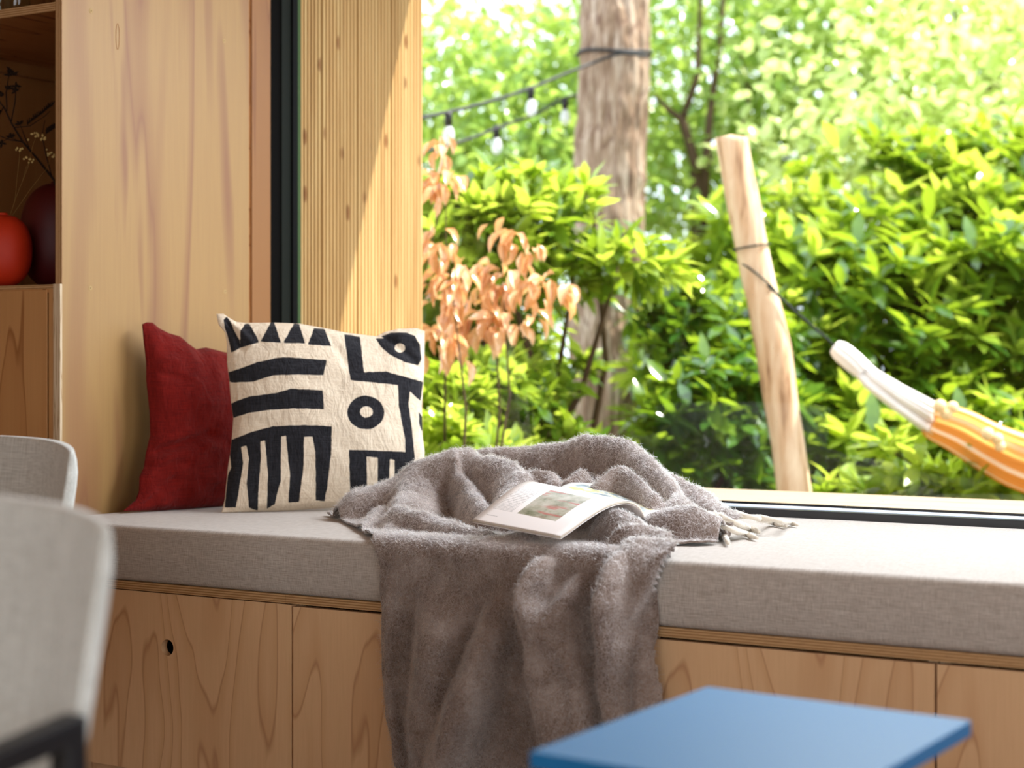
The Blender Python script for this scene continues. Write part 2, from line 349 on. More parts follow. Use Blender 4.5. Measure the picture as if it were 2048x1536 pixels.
for (px, py) in ((22, 140), (18, 150), (32, 172), (30, 182), (14, 178), (6, 190), (40, 248), (22, 275), (2, 222), (4, 286), (27, 148)):
    mb = MB(); c = atD(px, py, 4.47)
    for k in range(5):
        d = Vector((rnd.uniform(-1, 1), rnd.uniform(-1, 1), rnd.uniform(-.4, 1))).normalized()
        mb.tube([c, c+d*.007, c+d*.014], [.002, .0035, .0005], 5)
    mb.build('seed_head', M_twig, br)
for (ax, ay), (bx, by) in (((55, 250), (104, 212)), ((92, 268), (112, 255))):
    mb = MB()
    for k in range(14):
        f = k/13; c = atD(ax+(bx-ax)*f, ay+(by-ay)*f, 4.47)
        for s in (-1, 1): mb.bar(c, c+Vector((s*.004+.004, 0, .013+rnd.uniform(-.003, .003))), .0025, .001)
    mb.build('dried_leaf_row', M_twig, br)
ye = empty('dried_flower_sprig', (pc.x, pc.y, 1.2), 'thin dried sprig with tiny cream blossoms in the orange vase', 'dried flowers')
for pts in ([(20, 432), (32, 395), (58, 330), (66, 290), (75, 268)], [(24, 432), (60, 380), (95, 335), (102, 312)], [(30, 400), (35, 350), (40, 304)], [(46, 360), (52, 335), (62, 322)]):
    MB().tube(poly(pts, 4.36), .0007, 5).build('stem', M_straw, ye)
for cx, cy, sx, sy, n in ((72, 272, 16, 8, 16), (40, 300, 8, 4, 8), (100, 306, 9, 9, 12), (62, 322, 6, 4, 6), (48, 316, 6, 2, 4), (92, 278, 10, 3, 6)):
    mb = MB()
    for k in range(n):
        c = atD(cx+rnd.uniform(-sx, sx), cy+rnd.uniform(-sy, sy), 4.36)
        mb.tube([c-Vector((0, 0, .0026)), c, c+Vector((0, 0, .0026))], [.0008, .003, .0008], 5)
    mb.build('blossom', M_cream, ye)
for i, (px, D, lab) in enumerate(((34, 4.35, 'small clear glass jar on the upper shelf beside the panel'), (-4, 4.45, 'clear glass jar on the upper shelf at the edge of view'))):
    c = atD(px, 10, D)
    MB().lathe([(.001, 0), (.030, 0), (.033, .004), (.033, .07), (.026, .085), (.026, .1), (.024, .1), (.024, .085), (.031, .07), (.031, .006), (.001, .006)], (c.x, c.y, 1.6655), 28).build('glass_jar', M_jar, smooth=True, label=lab, cat='jar')

# ------------------------------------------------------------------ bench cabinets, seat boards, seat cushion
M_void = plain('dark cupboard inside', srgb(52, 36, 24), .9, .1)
bx = [.075, .752, 1.4295, 2.107, 2.7845, 3.462]
where = ['with round finger hole, nearest the shelving', 'half covered by the draped throw', 'behind the blue table', 'beside the joint right of the blue table', 'last under the right end of the window seat']
for i in range(5):
    a, b = bx[i]+.0025, bx[i+1]-.0025
    cb = empty('bench_cabinet', ((a+b)/2, 0, FL), 'pine plywood bench cabinet '+where[i], 'cabinet', 'cabinets under the window seat')
    cx, cz, r = (a+b)/2-.002, .2125, .0175
    zt, zb = (.3285 if i == 0 else .3255), FL+.03
    yf, yk = .004, .022
    # door with a drilled round finger hole
    n = 32; ring = [(cx+r*math.cos(2*math.pi*k/n), cz+r*math.sin(2*math.pi*k/n)) for k in range(n)]
    out = []
    for k in range(n):
        an = 2*math.pi*k/n; dx, dz = math.cos(an), math.sin(an)
        tx = ((b-cx) if dx > 0 else (cx-a))/max(abs(dx), 1e-6); tz = ((zt-cz) if dz > 0 else (cz-zb))/max(abs(dz), 1e-6); q = min(tx, tz)
        out.append((cx+dx*q, cz+dz*q))
    for cxx, czz in ((a, zb), (b, zb), (b, zt), (a, zt)):
        k = min(range(n), key=lambda j: (out[j][0]-cxx)**2+(out[j][1]-czz)**2); out[k] = (cxx, czz)
    vs = [(x, yf, z) for x, z in ring]+[(x, yf, z) for x, z in out]+[(x, yk, z) for x, z in ring]+[(x, yk, z) for x, z in out]
    fs = []
    for k in range(n):
        j = (k+1) % n; fs += [(k, j, n+j, n+k), (2*n+j, 2*n+k, 3*n+k, 3*n+j), (j, k, 2*n+k, 2*n+j), (n+k, n+j, 3*n+j, 3*n+k)]
    MB().add(vs, fs).build('door', M_door, cb)
    MB().box(a+.0, b-.0, .024, .85, FL, FL+.03).build('base_board', M_door, cb)
    MB().box(a-.001, a+.016, .024, .85, FL+.03, .329).build('side_board', M_edgeraw, cb)
    MB().box(b-.016, b+.001, .024, .85, FL+.03, .329).build('side_board', M_edgeraw, cb)
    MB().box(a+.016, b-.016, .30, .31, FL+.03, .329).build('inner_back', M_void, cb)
MB().box(.02, .7375, 0, .955, .3312, .3486).build('seat_board', M_edgeZ, label='plywood seat board with layered edge above the cabinet with finger hole', cat='board', bevel=.0008)
MB().box(.738, 3.6, 0, .955, .3312, .3486).build('seat_board', M_edgeZ, label='long plywood seat board with layered edge running under the throw to the right', cat='board', bevel=.0008)
# seat cushion: soft rounded slab
def cushion_slab(x0, x1, y0, y1, z0, z1, r, nx, ny):
    # superellipse-rounded box as a lathe of rectangular rings
    V = []; rings = []
    prof = [(-.02, 0), (-.003, 0), (0, .004)] if False else None
    levels = []
    for i in range(7): a = math.pi/2*i/6; levels.append((r*(1-math.sin(a)), z0+r*(1-math.cos(a))))
    levels = [(r*(1-math.sin(math.pi/2*i/6)), z0+r*(1-math.cos(math.pi/2*i/6))) for i in range(7)]
    for i in range(1, 8): levels.append((-.005*math.sin(math.pi*i/8), z0+r+(z1-z0-2*r)*i/8))
    levels += [(r*(1-math.cos(math.pi/2*i/6)), z1-r+r*math.sin(math.pi/2*i/6)) for i in range(7)]
    per = [(x0+(x1-x0)*i/nx, y0) for i in range(nx)]+[(x1, y0+(y1-y0)*i/ny) for i in range(ny)]+[(x1-(x1-x0)*i/nx, y1) for i in range(nx)]+[(x0, y1-(y1-y0)*i/ny) for i in range(ny)]
    N = len(per)
    for ins, z in levels:
        for x, y in per:
            V.append((min(max(x, x0+ins), x1-ins) if (x in (x0, x1) or ins > 0) else x, (y0+ins if y == y0 else y1-ins if y == y1 else min(max(y, y0+ins), y1-ins)), z))
    Fc = [(l*N+k, l*N+(k+1) % N, (l+1)*N+(k+1) % N, (l+1)*N+k) for l in range(len(levels)-1) for k in range(N)]
    Fc += [tuple(range(N))[::-1], tuple(range((len(levels)-1)*N, len(levels)*N))]
    return MB().add(V, Fc)
cushion_slab(.022, 3.6, .0, .957, .349, ZT, .016, 60, 16).build('seat_cushion', M_seat, smooth=True, label='long grey beige upholstered seat cushion on the plywood window bench', cat='cushion')

# ------------------------------------------------------------------ soft pillows
C2 = lambda pts: [(240+x/3.103, 580+y/3.103) for x, y in pts]
def resample(pts, n):
    P = np.array(pts, float); L = np.r_[0, np.cumsum(np.hypot(*np.diff(P, axis=0).T))]; t = np.linspace(0, L[-1], n)
    return np.c_[np.interp(t, L, P[:, 0]), np.interp(t, L, P[:, 1])]
def vnoise(P, scale, seed):
    """smooth value noise, P (n,3)"""
    r = np.random.default_rng(seed); T = r.random((32, 32, 32)).astype(np.float32); q = P*scale; i = np.floor(q).astype(int); f = q-i; f = f*f*(3-2*f); out = 0
    for a in (0, 1):
        for b in (0, 1):
            for c in (0, 1):
                wgt = (f[:, 0] if a else 1-f[:, 0])*(f[:, 1] if b else 1-f[:, 1])*(f[:, 2] if c else 1-f[:, 2])
                out = out + wgt*T[(i[:, 0]+a) % 32, (i[:, 1]+b) % 32, (i[:, 2]+c) % 32]
    return out-.5
def seg_dist(P, A, B):
    d = B-A; t = np.clip(((P-A) @ d)/max(d @ d, 1e-12), 0, 1); q = A+t[:, None]*d
    return np.hypot(*(P-q).T), t
def inside(P, poly_):
    x, y = P[:, 0], P[:, 1]; r = np.zeros(len(P), bool); n = len(poly_); j = n-1
    for i in range(n):
        xi, yi = poly_[i]; xj, yj = poly_[j]
        if yi != yj:
            r ^= ((yi > y) != (yj > y)) & (x < (xj-xi)*(y-yi)/(yj-yi)+xi)
        j = i
    return r
def sdf(P, poly_):
    Q = np.array(poly_, float); d = np.full(len(P), 1e9)
    for i in range(len(Q)): d = np.minimum(d, seg_dist(P, Q[i], Q[(i+1) % len(Q)])[0])
    return np.where(inside(P, poly_), -d, d)
def pillow(name, m, top, right, bottom, left, p0, nrm, thick, label, wr_seed, wr_amp, n=150, print_fn=None, creases=()):
    tp, bt = resample(top, n), resample(bottom, n); lf, rt = resample(left, n), resample(right, n)
    s = np.linspace(0, 1, n); sg, tg = np.meshgrid(s, s)                 # tg 0 top .. 1 bottom
    A = (1-tg)[..., None]*tp[None]+tg[..., None]*bt[None]; B = (1-sg)[..., None]*lf[:, None]+sg[..., None]*rt[:, None]
    Cc = ((1-sg)*(1-tg))[..., None]*tp[0]+(sg*(1-tg))[..., None]*tp[-1]+((1-sg)*tg)[..., None]*bt[0]+(sg*tg)[..., None]*bt[-1]
    pix = (A+B-Cc).reshape(-1, 2)
    d = np.array(FWD)[None]+np.array(RGT)[None]*((pix[:, :1]-PX0)/F)+np.array([[0, 0, 1.]])*((PY0-pix[:, 1:])/F)
    nv = np.array(nrm); tt = ((np.array(p0)-np.array(CAM)) @ nv)/(d @ nv); base = np.array(CAM)+d*tt[:, None]
    es = (4*sg*(1-sg)).ravel(); et = (4*tg*(1-tg)).ravel()
    infl = (es**.55)*(et**.55)
    edge = np.minimum(np.minimum(sg, 1-sg), np.minimum(tg, 1-tg)).ravel()
    infl *= np.clip(edge/.03, 0, 1)**.5
    nz = vnoise(base, 9, wr_seed)*wr_amp+vnoise(base*np.array([1, 1, 1.7]), 22, wr_seed+1)*wr_amp*.45+vnoise(base, 60, wr_seed+2)*wr_amp*.12
    for (c0, c1, wd, amp) in creases:
        dd, _ = seg_dist(pix, np.array(c0, float), np.array(c1, float)); nz = nz+amp*np.exp(-(dd/wd)**2)
    Vf = base+nv*(thick*infl+nz*np.clip(edge/.05, 0.15, 1)+.002)[:, None]
    Vb = base-nv*(thick*.8*infl+.002)[:, None]
    V = np.r_[Vf, Vb]; N = n*n
    idx = np.arange(N).reshape(n, n); q = np.stack([idx[:-1, :-1], idx[1:, :-1], idx[1:, 1:], idx[:-1, 1:]], -1).reshape(-1, 4)
    fb = q[:, ::-1]+N
    rim = []
    loop = list(idx[0, :])+list(idx[1:, -1])+list(idx[-1, -2::-1])+list(idx[-2:0:-1, 0])
    for a, b in zip(loop, loop[1:]+loop[:1]): rim.append((a, b, b+N, a+N))
    V[:, 2] = np.maximum(V[:, 2], ZT+.001)
    Fq = np.r_[q, fb, np.array(rim)]
    ct = V.mean(0); loc = (ct[0], ct[1], ZT)
    o = np_mesh(name, V, Fq, m, None, True, None, label, 'pillow', loc)
    if print_fn is not None:
        px, py = project(V); a = o.data.attributes.new('ink', 'FLOAT', 'POINT')
        val = print_fn(np.c_[px, py]); val[N:] = 10; a.data.foreach_set('value', val.astype(np.float32))
    return o
def linen(name, c1, c2, ink=None):
    t = NT(name)
    a = t.noise(t.coord('Object', scale=(1, 1, .07)), 420, 2, .6); b = t.noise(t.coord('Object', scale=(.07, .07, 1)), 420, 2, .6)
    h = t.math('ADD', a, b); f = t.ramp(t.math('MULTIPLY', h, .5), [(.36, (0, 0, 0)), (.64, (1, 1, 1))])
    c = t.mix(f, c1, c2)
    if ink:
        at = t.n('Attribute', attribute_name='ink'); wob = t.math('MULTIPLY', t.math('SUBTRACT', t.noise(t.coord('Object'), 60, 3), .5), 3.0)
        k = t.ramp(t.math('ADD', t.math('MULTIPLY', t.math('ADD', at.outputs['Fac'], wob), .25), .5), [(.38, (1, 1, 1)), (.62, (0, 0, 0))])
        c = t.mix(k, c, t.mix(f, ink, srgb(50, 50, 54)))
    cr = t.noise(t.coord('Object', scale=(1.0, 1.0, .45)), 38, 4, .65, .8)
    hh = t.math('ADD', t.math('MULTIPLY', h, .10), cr)
    t.base(c); t.rough(.92, .1); t.b.inputs['Sheen Weight'].default_value = .06; t.bump(hh, .9, .007); return t.m
M_red = linen('dark red linen', srgb(92, 16, 13), srgb(122, 26, 20)); M_print = linen('natural cotton with black print', srgb(220, 202, 176), srgb(236, 222, 200), srgb(30, 30, 34))
# red pillow leaning on the side panel
b0, b1 = Vector((.085, .26, ZT)), Vector((.17, .72, ZT)); along = (b1-b0).normalized(); upv = Vector((-.10, 0.02, .995)).normalized()
nR = along.cross(upv).normalized()
if nR.x < 0: nR = -nR
pillow('pillow', M_red, C2([(140, 212), (165, 200), (200, 203), (240, 238), (300, 268), (370, 288), (430, 340), (470, 368), (530, 357), (600, 374), (660, 390), (760, 395), (860, 380), (1000, 370)]),
       C2([(1000, 370), (990, 600), (995, 900), (1010, 1130), (1024, 1305)]), C2([(20, 1372), (100, 1371), (200, 1369), (400, 1369), (640, 1352), (850, 1325), (1024, 1305)]),
       C2([(140, 212), (150, 330), (165, 450), (165, 560), (185, 750), (190, 900), (165, 1000), (150, 1100), (122, 1160), (120, 1250), (100, 1300), (20, 1372)]),
       b0, nR, .060, 'dark red linen pillow leaning on the pale side panel', 41, .020,
       creases=(((300, 905), (390, 870), 9, -.012), ((300, 925), (390, 895), 10, .008), ((310, 735), (360, 715), 12, .008), ((300, 745), (340, 760), 10, -.006), ((255, 1010), (300, 985), 8, .008), ((300, 990), (330, 960), 10, -.007)))
INK = [C2(p) for p in (
 [(643, 185), (665, 165), (690, 205), (715, 265), (742, 310), (745, 360), (690, 390), (672, 300), (650, 235)],
 [(748, 250), (775, 212), (800, 209), (845, 280), (862, 325), (745, 360)], [(935, 200), (955, 198), (1000, 328), (872, 320)], [(1080, 208), (1112, 210), (1148, 332), (1012, 328)], [(1205, 235), (1270, 242), (1312, 348), (1165, 338)],
 [(672, 510), (740, 490), (860, 445), (1010, 415), (1285, 435), (1262, 530), (1120, 525), (950, 530), (820, 570), (710, 575), (680, 570)],
 [(685, 705), (800, 660), (960, 640), (1060, 612), (1260, 622), (1265, 740), (1080, 735), (930, 745), (800, 762), (700, 795)],
 [(690, 930), (820, 880), (950, 845), (1150, 838), (1315, 845), (1312, 1000), (1290, 1200), (1270, 1310), (1215, 1305), (1212, 1000), (1195, 910), (1140, 910), (1140, 1090), (1110, 1315), (1045, 1320), (1055, 1150), (1030, 905), (1000, 908), (998, 1180), (960, 1330), (910, 1360), (918, 1150), (900, 935), (872, 940), (875, 1040), (865, 1150), (855, 1370), (800, 1350), (785, 1200), (800, 1050), (785, 965), (752, 975), (765, 1075), (740, 1230), (720, 1350), (650, 1350), (668, 1150), (690, 1100), (680, 1000)],
 [(1390, 272), (1490, 290), (1515, 510), (1650, 505), (1880, 570), (1865, 690), (1800, 630), (1790, 700), (1815, 880), (1830, 1050), (1800, 1110), (1790, 1300), (1700, 1300), (1705, 1055), (1675, 1050), (1665, 1300), (1600, 1300), (1600, 1040), (1530, 1035), (1535, 1300), (1430, 1300), (1420, 990), (1770, 1005), (1770, 930), (1730, 720), (1725, 590), (1430, 560)],
 [(1585, 300), (1648, 300), (1722, 332), (1790, 385), (1852, 470), (1760, 445), (1680, 405), (1620, 355)],
 [(1620, 290), (1680, 265), (1780, 262), (1830, 285), (1862, 340), (1870, 430), (1850, 470), (1800, 420), (1770, 380), (1735, 340), (1650, 305)],
 [(1853, 755), (1878, 790), (1875, 880), (1857, 830)],
 [(1525+115*math.cos(a), 760+105*math.sin(a)) for a in np.linspace(0, 2*math.pi, 29)[:-1]])]
HOLES = [C2([(1530+40*math.cos(a), 757+35*math.sin(a)) for a in np.linspace(0, 2*math.pi, 15)[:-1]]), C2([(1738+32*math.cos(a), 360+30*math.sin(a)) for a in np.linspace(0, 2*math.pi, 15)[:-1]])]
def ink_fn(P):
    d = np.full(len(P), 1e9)
    for q in INK: d = np.minimum(d, sdf(P, q))
    for q in HOLES: d = np.maximum(d, -sdf(P, q))
    return np.clip(d, -12, 12)
b0, b1 = Vector((.262, .372, ZT)), Vector((.60, .72, ZT)); along = (b1-b0).normalized(); back = Vector((-along.y, along.x, 0)); upv = (Vector((0, 0, 1))+back*.16).normalized()
nB = along.cross(upv).normalized()
if nB.x < 0: nB = -nB
pillow('pillow', M_print, C2([(598, 150), (640, 148), (680, 175), (720, 198), (780, 205), (950, 203), (1110, 209), (1280, 240), (1400, 265), (1590, 288), (1640, 262), (1720, 243), (1840, 238), (1890, 256)]),
       C2([(1890, 256), (1888, 480), (1880, 600), (1872, 720), (1876, 900), (1890, 1000), (1888, 1080), (1878, 1200), (1890, 1315)]),
       C2([(628, 1388), (700, 1388), (820, 1378), (1000, 1372), (1250, 1355), (1500, 1340), (1700, 1325), (1890, 1315)]),
       C2([(598, 150), (612, 215), (652, 262), (664, 330), (664, 450), (678, 560), (690, 700), (704, 800), (694, 920), (685, 1000), (670, 1100), (660, 1200), (650, 1300), (628, 1388)]),
       b0, nB, .072, 'large cream pillow with bold black abstract print', 77, .010, n=190, print_fn=ink_fn,
       creases=(((452, 640), (480, 700), 7, -.008), ((470, 650), (500, 690), 7, .006), ((760, 670), (835, 735), 9, -.010), ((790, 665), (845, 690), 9, .006), ((655, 680), (690, 740), 9, -.004)))

# ------------------------------------------------------------------ mohair throw
def wool():
    t = NT('brown grey mohair')
    v = t.coord('Object'); a = t.noise(v, 14, 3, .6); b = t.noise(v, 260, 3, .7)
    c = t.ramp(a, [(.32, srgb(80, 58, 44)), (.5, srgb(106, 85, 70)), (.68, srgb(140, 124, 114))])
    c = t.mix(t.ramp(b, [(.35, (0, 0, 0)), (.7, (.55, .55, .55))]), c, srgb(184, 174, 170))
    t.base(c); t.rough(.95, .05); t.b.inputs['Sheen Weight'].default_value = .6; t.b.inputs['Sheen Roughness'].default_value = .5
    t.bump(b, .5, .004); return t.m
M_wool = wool()
ZB = ZT+.004; RB = .03
def uvT(px, py, Y): p = atY(px, py, Y); return (p.x, -Y, p.z-ZB)          # crest on the seat
def uvF(px, py, d): p = atY(px, py, -d); return (p.x, ZB-p.z, d*1.25)            # crest on the hanging front
FADE = []; RIDGES = []   # (points (u,v,h), w_left, w_right, power)
def ridge(pts, wl, wr=None, p=1.0, fade=(.025, .19)):
    q = .8 if max(p_[1] for p_ in pts) < .1 else .92
    RIDGES.append((np.array(pts, float), wl*q, (wr or wl)*q, p)); FADE.append(fade)
T, Fr = uvT, uvF
ridge([T(930, 905, .60), T(985, 897, .62), T(1060, 893, .64), T(1140, 887, .65), T(1180, 868, .62), T(1250, 880, .58), T(1295, 915, .53), T(1330, 958, .46), T(1362, 1000, .38)], .085, .075, .8)
ridge([T(735, 975, .40), T(790, 950, .42), T(845, 920, .45), T(895, 903, .47), T(940, 894, .49), T(985, 897, .49), T(1020, 922, .44), T(1043, 952, .37), T(1038, 985, .31)], .12, .10, .9)
ridge([T(905, 905, .47), T(930, 945, .38), T(958, 985, .29), T(975, 1018, .22)], .05, .045)
ridge([T(830, 925, .44), T(800, 975, .33), T(782, 1030, .2), T(768, 1070, .08)], .10, .14)
ridge([T(800, 1010, .20), T(860, 1032, .15), T(920, 1050, .11), T(990, 1065, .07)], .05, .05)
ridge([T(800, 1095, -.0), T(870, 1086, .015), T(950, 1076, .03), T(1045, 1058, .06)], .05, .05)
ridge([T(1035, 957, .40), T(1065, 945, .42), T(1105, 940, .42), T(1112, 960, .39)], .06, .055)
ridge([T(1188, 900, .52), T(1195, 912, .46), T(1165, 935, .42), T(1140, 960, .38)], .05, .045)
ridge([T(1195, 965, .38), T(1225, 935, .41), T(1245, 932, .42), T(1278, 964, .38), T(1300, 990, .35)], .05, .05)
ridge([T(1320, 940, .56), T(1345, 953, .54), T(1400, 984, .50), T(1450, 1012, .46), T(1485, 1036, .42)], .06, .06, .8)
ridge([T(1310, 1025, .30), T(1350, 1018, .31), T(1395, 1020, .32), T(1425, 1034, .33)], .055, .05, .7)
ridge([T(1204, 1016, .17), T(1235, 1020, .16), T(1275, 1038, .14)], .05, .045)
ridge([T(1250, 1052, .09), T(1300, 1048, .11), T(1335, 1058, .10)], .05, .05)
# front drape folds
ridge([Fr(770, 1110, .03), Fr(768, 1250, .028), Fr(775, 1400, .026), Fr(790, 1530, .03)], .018, .016, .8)
ridge([Fr(870, 1110, .045), Fr(860, 1220, .062), Fr(858, 1330, .058), Fr(852, 1420, .05), Fr(850, 1560, .045)], .085, .075)
ridge([Fr(1000, 1120, .04), Fr(1010, 1210, .05), Fr(965, 1320, .072), Fr(915, 1430, .085), Fr(868, 1540, .095), Fr(850, 1600, .095)], .07, .045, .8)
ridge([Fr(1068, 1078, .05), Fr(1048, 1140, .075), Fr(1043, 1220, .085), Fr(1055, 1330, .085), Fr(1078, 1440, .085), Fr(1100, 1560, .085)], .018, .13, .6, (-.012, .08))
ridge([Fr(1175, 1110, .05), Fr(1150, 1200, .07), Fr(1140, 1330, .075), Fr(1160, 1500, .075)], .07, .05)
ridge([Fr(1196, 1062, .075), Fr(1192, 1120, .10), Fr(1192, 1200, .105), Fr(1194, 1290, .10), Fr(1196, 1350, .085), Fr(1208, 1420, .075), Fr(1225, 1500, .07)], .016, .05, .6, (-.03, .08))
ridge([Fr(1262, 1210, .04), Fr(1275, 1300, .055), Fr(1280, 1400, .055), Fr(1285, 1560, .05)], .06, .05)
PLAT = [([Fr(1192, 1075, .08)[:2], Fr(1350, 1082, .03)[:2], Fr(1345, 1105, .05)[:2], Fr(1292, 1172, .07)[:2], Fr(1232, 1275, .07)[:2], Fr(1192, 1348, .07)[:2]], .075, .007)]
HOLL = [([Fr(1178, 1068, .04), Fr(1128, 1105, .05), Fr(1108, 1150, .06), Fr(1092, 1200, .06)], .055, .04),
        ([Fr(1030, 1250, .05), Fr(1022, 1340, .05), Fr(1040, 1450, .05), Fr(1065, 1560, .05)], .04, .06),
        ([T(1000, 940, .52), T(1090, 934, .51), T(1180, 918, .50), T(1215, 920, .46)], .08, .06),
        ([T(1285, 950, .46), T(1320, 985, .40)], .03, .04), ([T(925, 915, .42), T(955, 965, .33), T(985, 990, .29)], .025, .03),
        ([T(900, 1062, .07), T(960, 1066, .06), T(1010, 1058, .07)], .02, .03), ([T(770, 990, .33), T(757, 1040, .20), T(752, 1085, .04)], .02, .025), ([T(1150, 1015, .22), T(1180, 1050, .1)], .03, .05),
        ([Fr(1176, 1060, .04), Fr(1180, 1150, .05), Fr(1182, 1300, .05)], .05, .04)]
OUT = [T(648, 997, .42)[:2], T(700, 976, .47)[:2], T(760, 957, .52)[:2], (T(850, 930, .56)[0], -.56), (T(930, 930, .70)[0], -.70), (T(1140, 930, .74)[0], -.74), (T(1260, 940, .70)[0], -.68), (T(1340, 970, .64)[0], -.62),
       (T(1420, 1000, .58)[0], -.56), (T(1470, 1030, .5)[0], -.50), (T(1490, 1040, .44)[0], -.43), (T(1455, 1060, .36)[0], -.36), (T(1432, 1070, .28)[0], -.285), (T(1400, 1082, .25)[0], -.245), (T(1310, 1080, .22)[0], -.22),
       T(1345, 1062, .12)[:2], T(1352, 1090, .045)[:2], Fr(1340, 1105, .03)[:2], Fr(1305, 1180, .03)[:2], Fr(1309, 1260, .035)[:2], Fr(1318, 1340, .04)[:2], Fr(1326, 1420, .04)[:2], Fr(1334, 1560, .04)[:2],
       (Fr(1334, 1600, .04)[0], .525), (Fr(800, 1560, .03)[0], .525), Fr(785, 1540, .03)[:2], Fr(764, 1440, .02)[:2], Fr(756, 1330, .02)[:2], Fr(755, 1220, .02)[:2], Fr(752, 1130, .02)[:2], T(742, 1088, .02)[:2], T(716, 1060, .15)[:2], T(688, 1030, .27)[:2], T(664, 1008, .37)[:2]]
def side_ridge(P, R):
    pts, wl, wr, pw = R; best = np.full(len(P), 1e9); h = np.zeros(len(P)); sd_ = np.zeros(len(P)); n = len(pts)-1
    for i in range(n):
        A, B = pts[i, :2], pts[i+1, :2]; d, t = seg_dist(P, A, B); m = d < best
        cr = (B[0]-A[0])*(P[:, 1]-A[1])-(B[1]-A[1])*(P[:, 0]-A[0])
        best = np.where(m, d, best); h = np.where(m, pts[i, 2]*(1-t)+pts[i+1, 2]*t, h); sd_ = np.where(m, cr, sd_)
    wv = np.where(sd_ > 0, wl, wr); x = np.clip(best/wv, 0, 1)
    return h*np.maximum(1-x*x, 0)**pw
def smoothstep(a, b, x): t = np.clip((x-a)/(b-a), 0, 1); return t*t*(3-2*t)
st = .0042
us = np.arange(.40, 1.72, st); vs_ = np.arange(-.78, .53, st); U, Vv = np.meshgrid(us, vs_); G = np.c_[U.ravel(), Vv.ravel()]
Gw = G + np.c_[vnoise(np.c_[G, G[:, 0]*0], 11, 5), vnoise(np.c_[G, G[:, 0]*0+9], 11, 6)]*.022
K = .0065; acc = np.full(len(G), math.exp(.004/K))
for R, fd in zip(RIDGES, FADE): acc += np.exp(np.clip(side_ridge(Gw, R)*(smoothstep(fd[0], fd[1], G[:, 1]) if R[0][:, 1].max() > .1 else 1), 0, .4)/K)-1
H = K*np.log(acc)
for pl, hh, soft in PLAT:
    d = sdf(Gw, pl); H = np.maximum(H, np.where(True, (hh+.02*vnoise(np.c_[G, G[:, 0]*0], 14, 3))*smoothstep(soft*.5, -soft, d)*(.4+.6*smoothstep(-.01, .10, G[:, 1])), 0))
for pts, dep, wd in HOLL:
    pts = np.array(pts); d = np.full(len(G), 1e9)
    for i in range(len(pts)-1): d = np.minimum(d, seg_dist(Gw, pts[i, :2], pts[i+1, :2])[0])
    H -= dep*np.exp(-(d/wd*1.6)**2)
P3 = np.c_[G, G[:, 0]*0]
H += .014*vnoise(P3, 9, 11)*smoothstep(0, .05, H)+.008*vnoise(P3, 24, 12)+.0028*vnoise(P3, 70, 13)+.0018*vnoise(P3, 150, 14)
H = np.maximum(H, np.where(G[:, 1] > -.08, .011, .004))
def lay(u, v, h):
    a = np.clip((v+RB)/(2*RB), 0, 1)*math.pi/2
    by = np.where(v < -RB, -v, RB-RB*np.sin(a)); bz = np.where(v < -RB, ZB, np.where(v > RB, ZB-v, ZB-RB+RB*np.cos(a)))
    an = smoothstep(-.05, .07, v)*math.pi/2
    return np.c_[u, by-np.sin(an)*h, bz+np.cos(an)*h]
msk = inside(G, OUT).reshape(U.shape); kp = (msk[:-1, :-1] & msk[:-1, 1:] & msk[1:, 1:] & msk[1:, :-1])
gi = np.arange(len(G)).reshape(U.shape); qq = np.stack([gi[:-1, :-1], gi[:-1, 1:], gi[1:, 1:], gi[1:, :-1]], -1)[kp]
ed = np.sort(np.concatenate([qq[:, [0, 1]], qq[:, [1, 2]], qq[:, [2, 3]], qq[:, [3, 0]]]), 1); ue, uc = np.unique(ed, axis=0, return_counts=True); be = ue[uc == 1]
G = G.copy()
for it in range(14):                                   # relax the stepped rim into a smooth hem
    sm_ = np.zeros_like(G); ct_ = np.zeros(len(G)); np.add.at(sm_, be[:, 0], G[be[:, 1]]); np.add.at(sm_, be[:, 1], G[be[:, 0]]); np.add.at(ct_, be.ravel(), 1); mm = ct_ > 0
    G[mm] = .5*G[mm]+.5*sm_[mm]/ct_[mm][:, None]
mm = np.where(mm)[0]; G[mm] += np.c_[vnoise(P3[mm], 70, 21), vnoise(P3[mm], 70, 22)]*.0015
VB = lay(G[:, 0], G[:, 1], H)
VB[:, 2] = np.maximum(VB[:, 2], FL+.012)
nI = np.arange(len(G)).reshape(U.shape)
q = np.stack([nI[:-1, :-1], nI[:-1, 1:], nI[1:, 1:], nI[1:, :-1]], -1)
keep = kp
Fq = q[keep]; used = np.unique(Fq); remap = np.full(len(G), -1); remap[used] = np.arange(len(used)); Fq = remap[Fq]; VB = VB[used]
e1 = VB[Fq[:, 1]]-VB[Fq[:, 0]]; e2 = VB[Fq[:, 3]]-VB[Fq[:, 0]]; fn = np.cross(e1, e2)
if (fn[:, 2].sum()-fn[:, 1].sum()) < 0: Fq = Fq[:, ::-1]; fn = -fn
throw = empty('throw_blanket', (1.15, .2, ZT), 'crumpled brown grey mohair throw draped over the window seat to the floor', 'blanket')
ob = np_mesh('wool_sheet', VB, Fq, M_wool, throw)
sm = ob.modifiers.new('s', 'SOLIDIFY'); sm.thickness = .004; sm.offset = -1
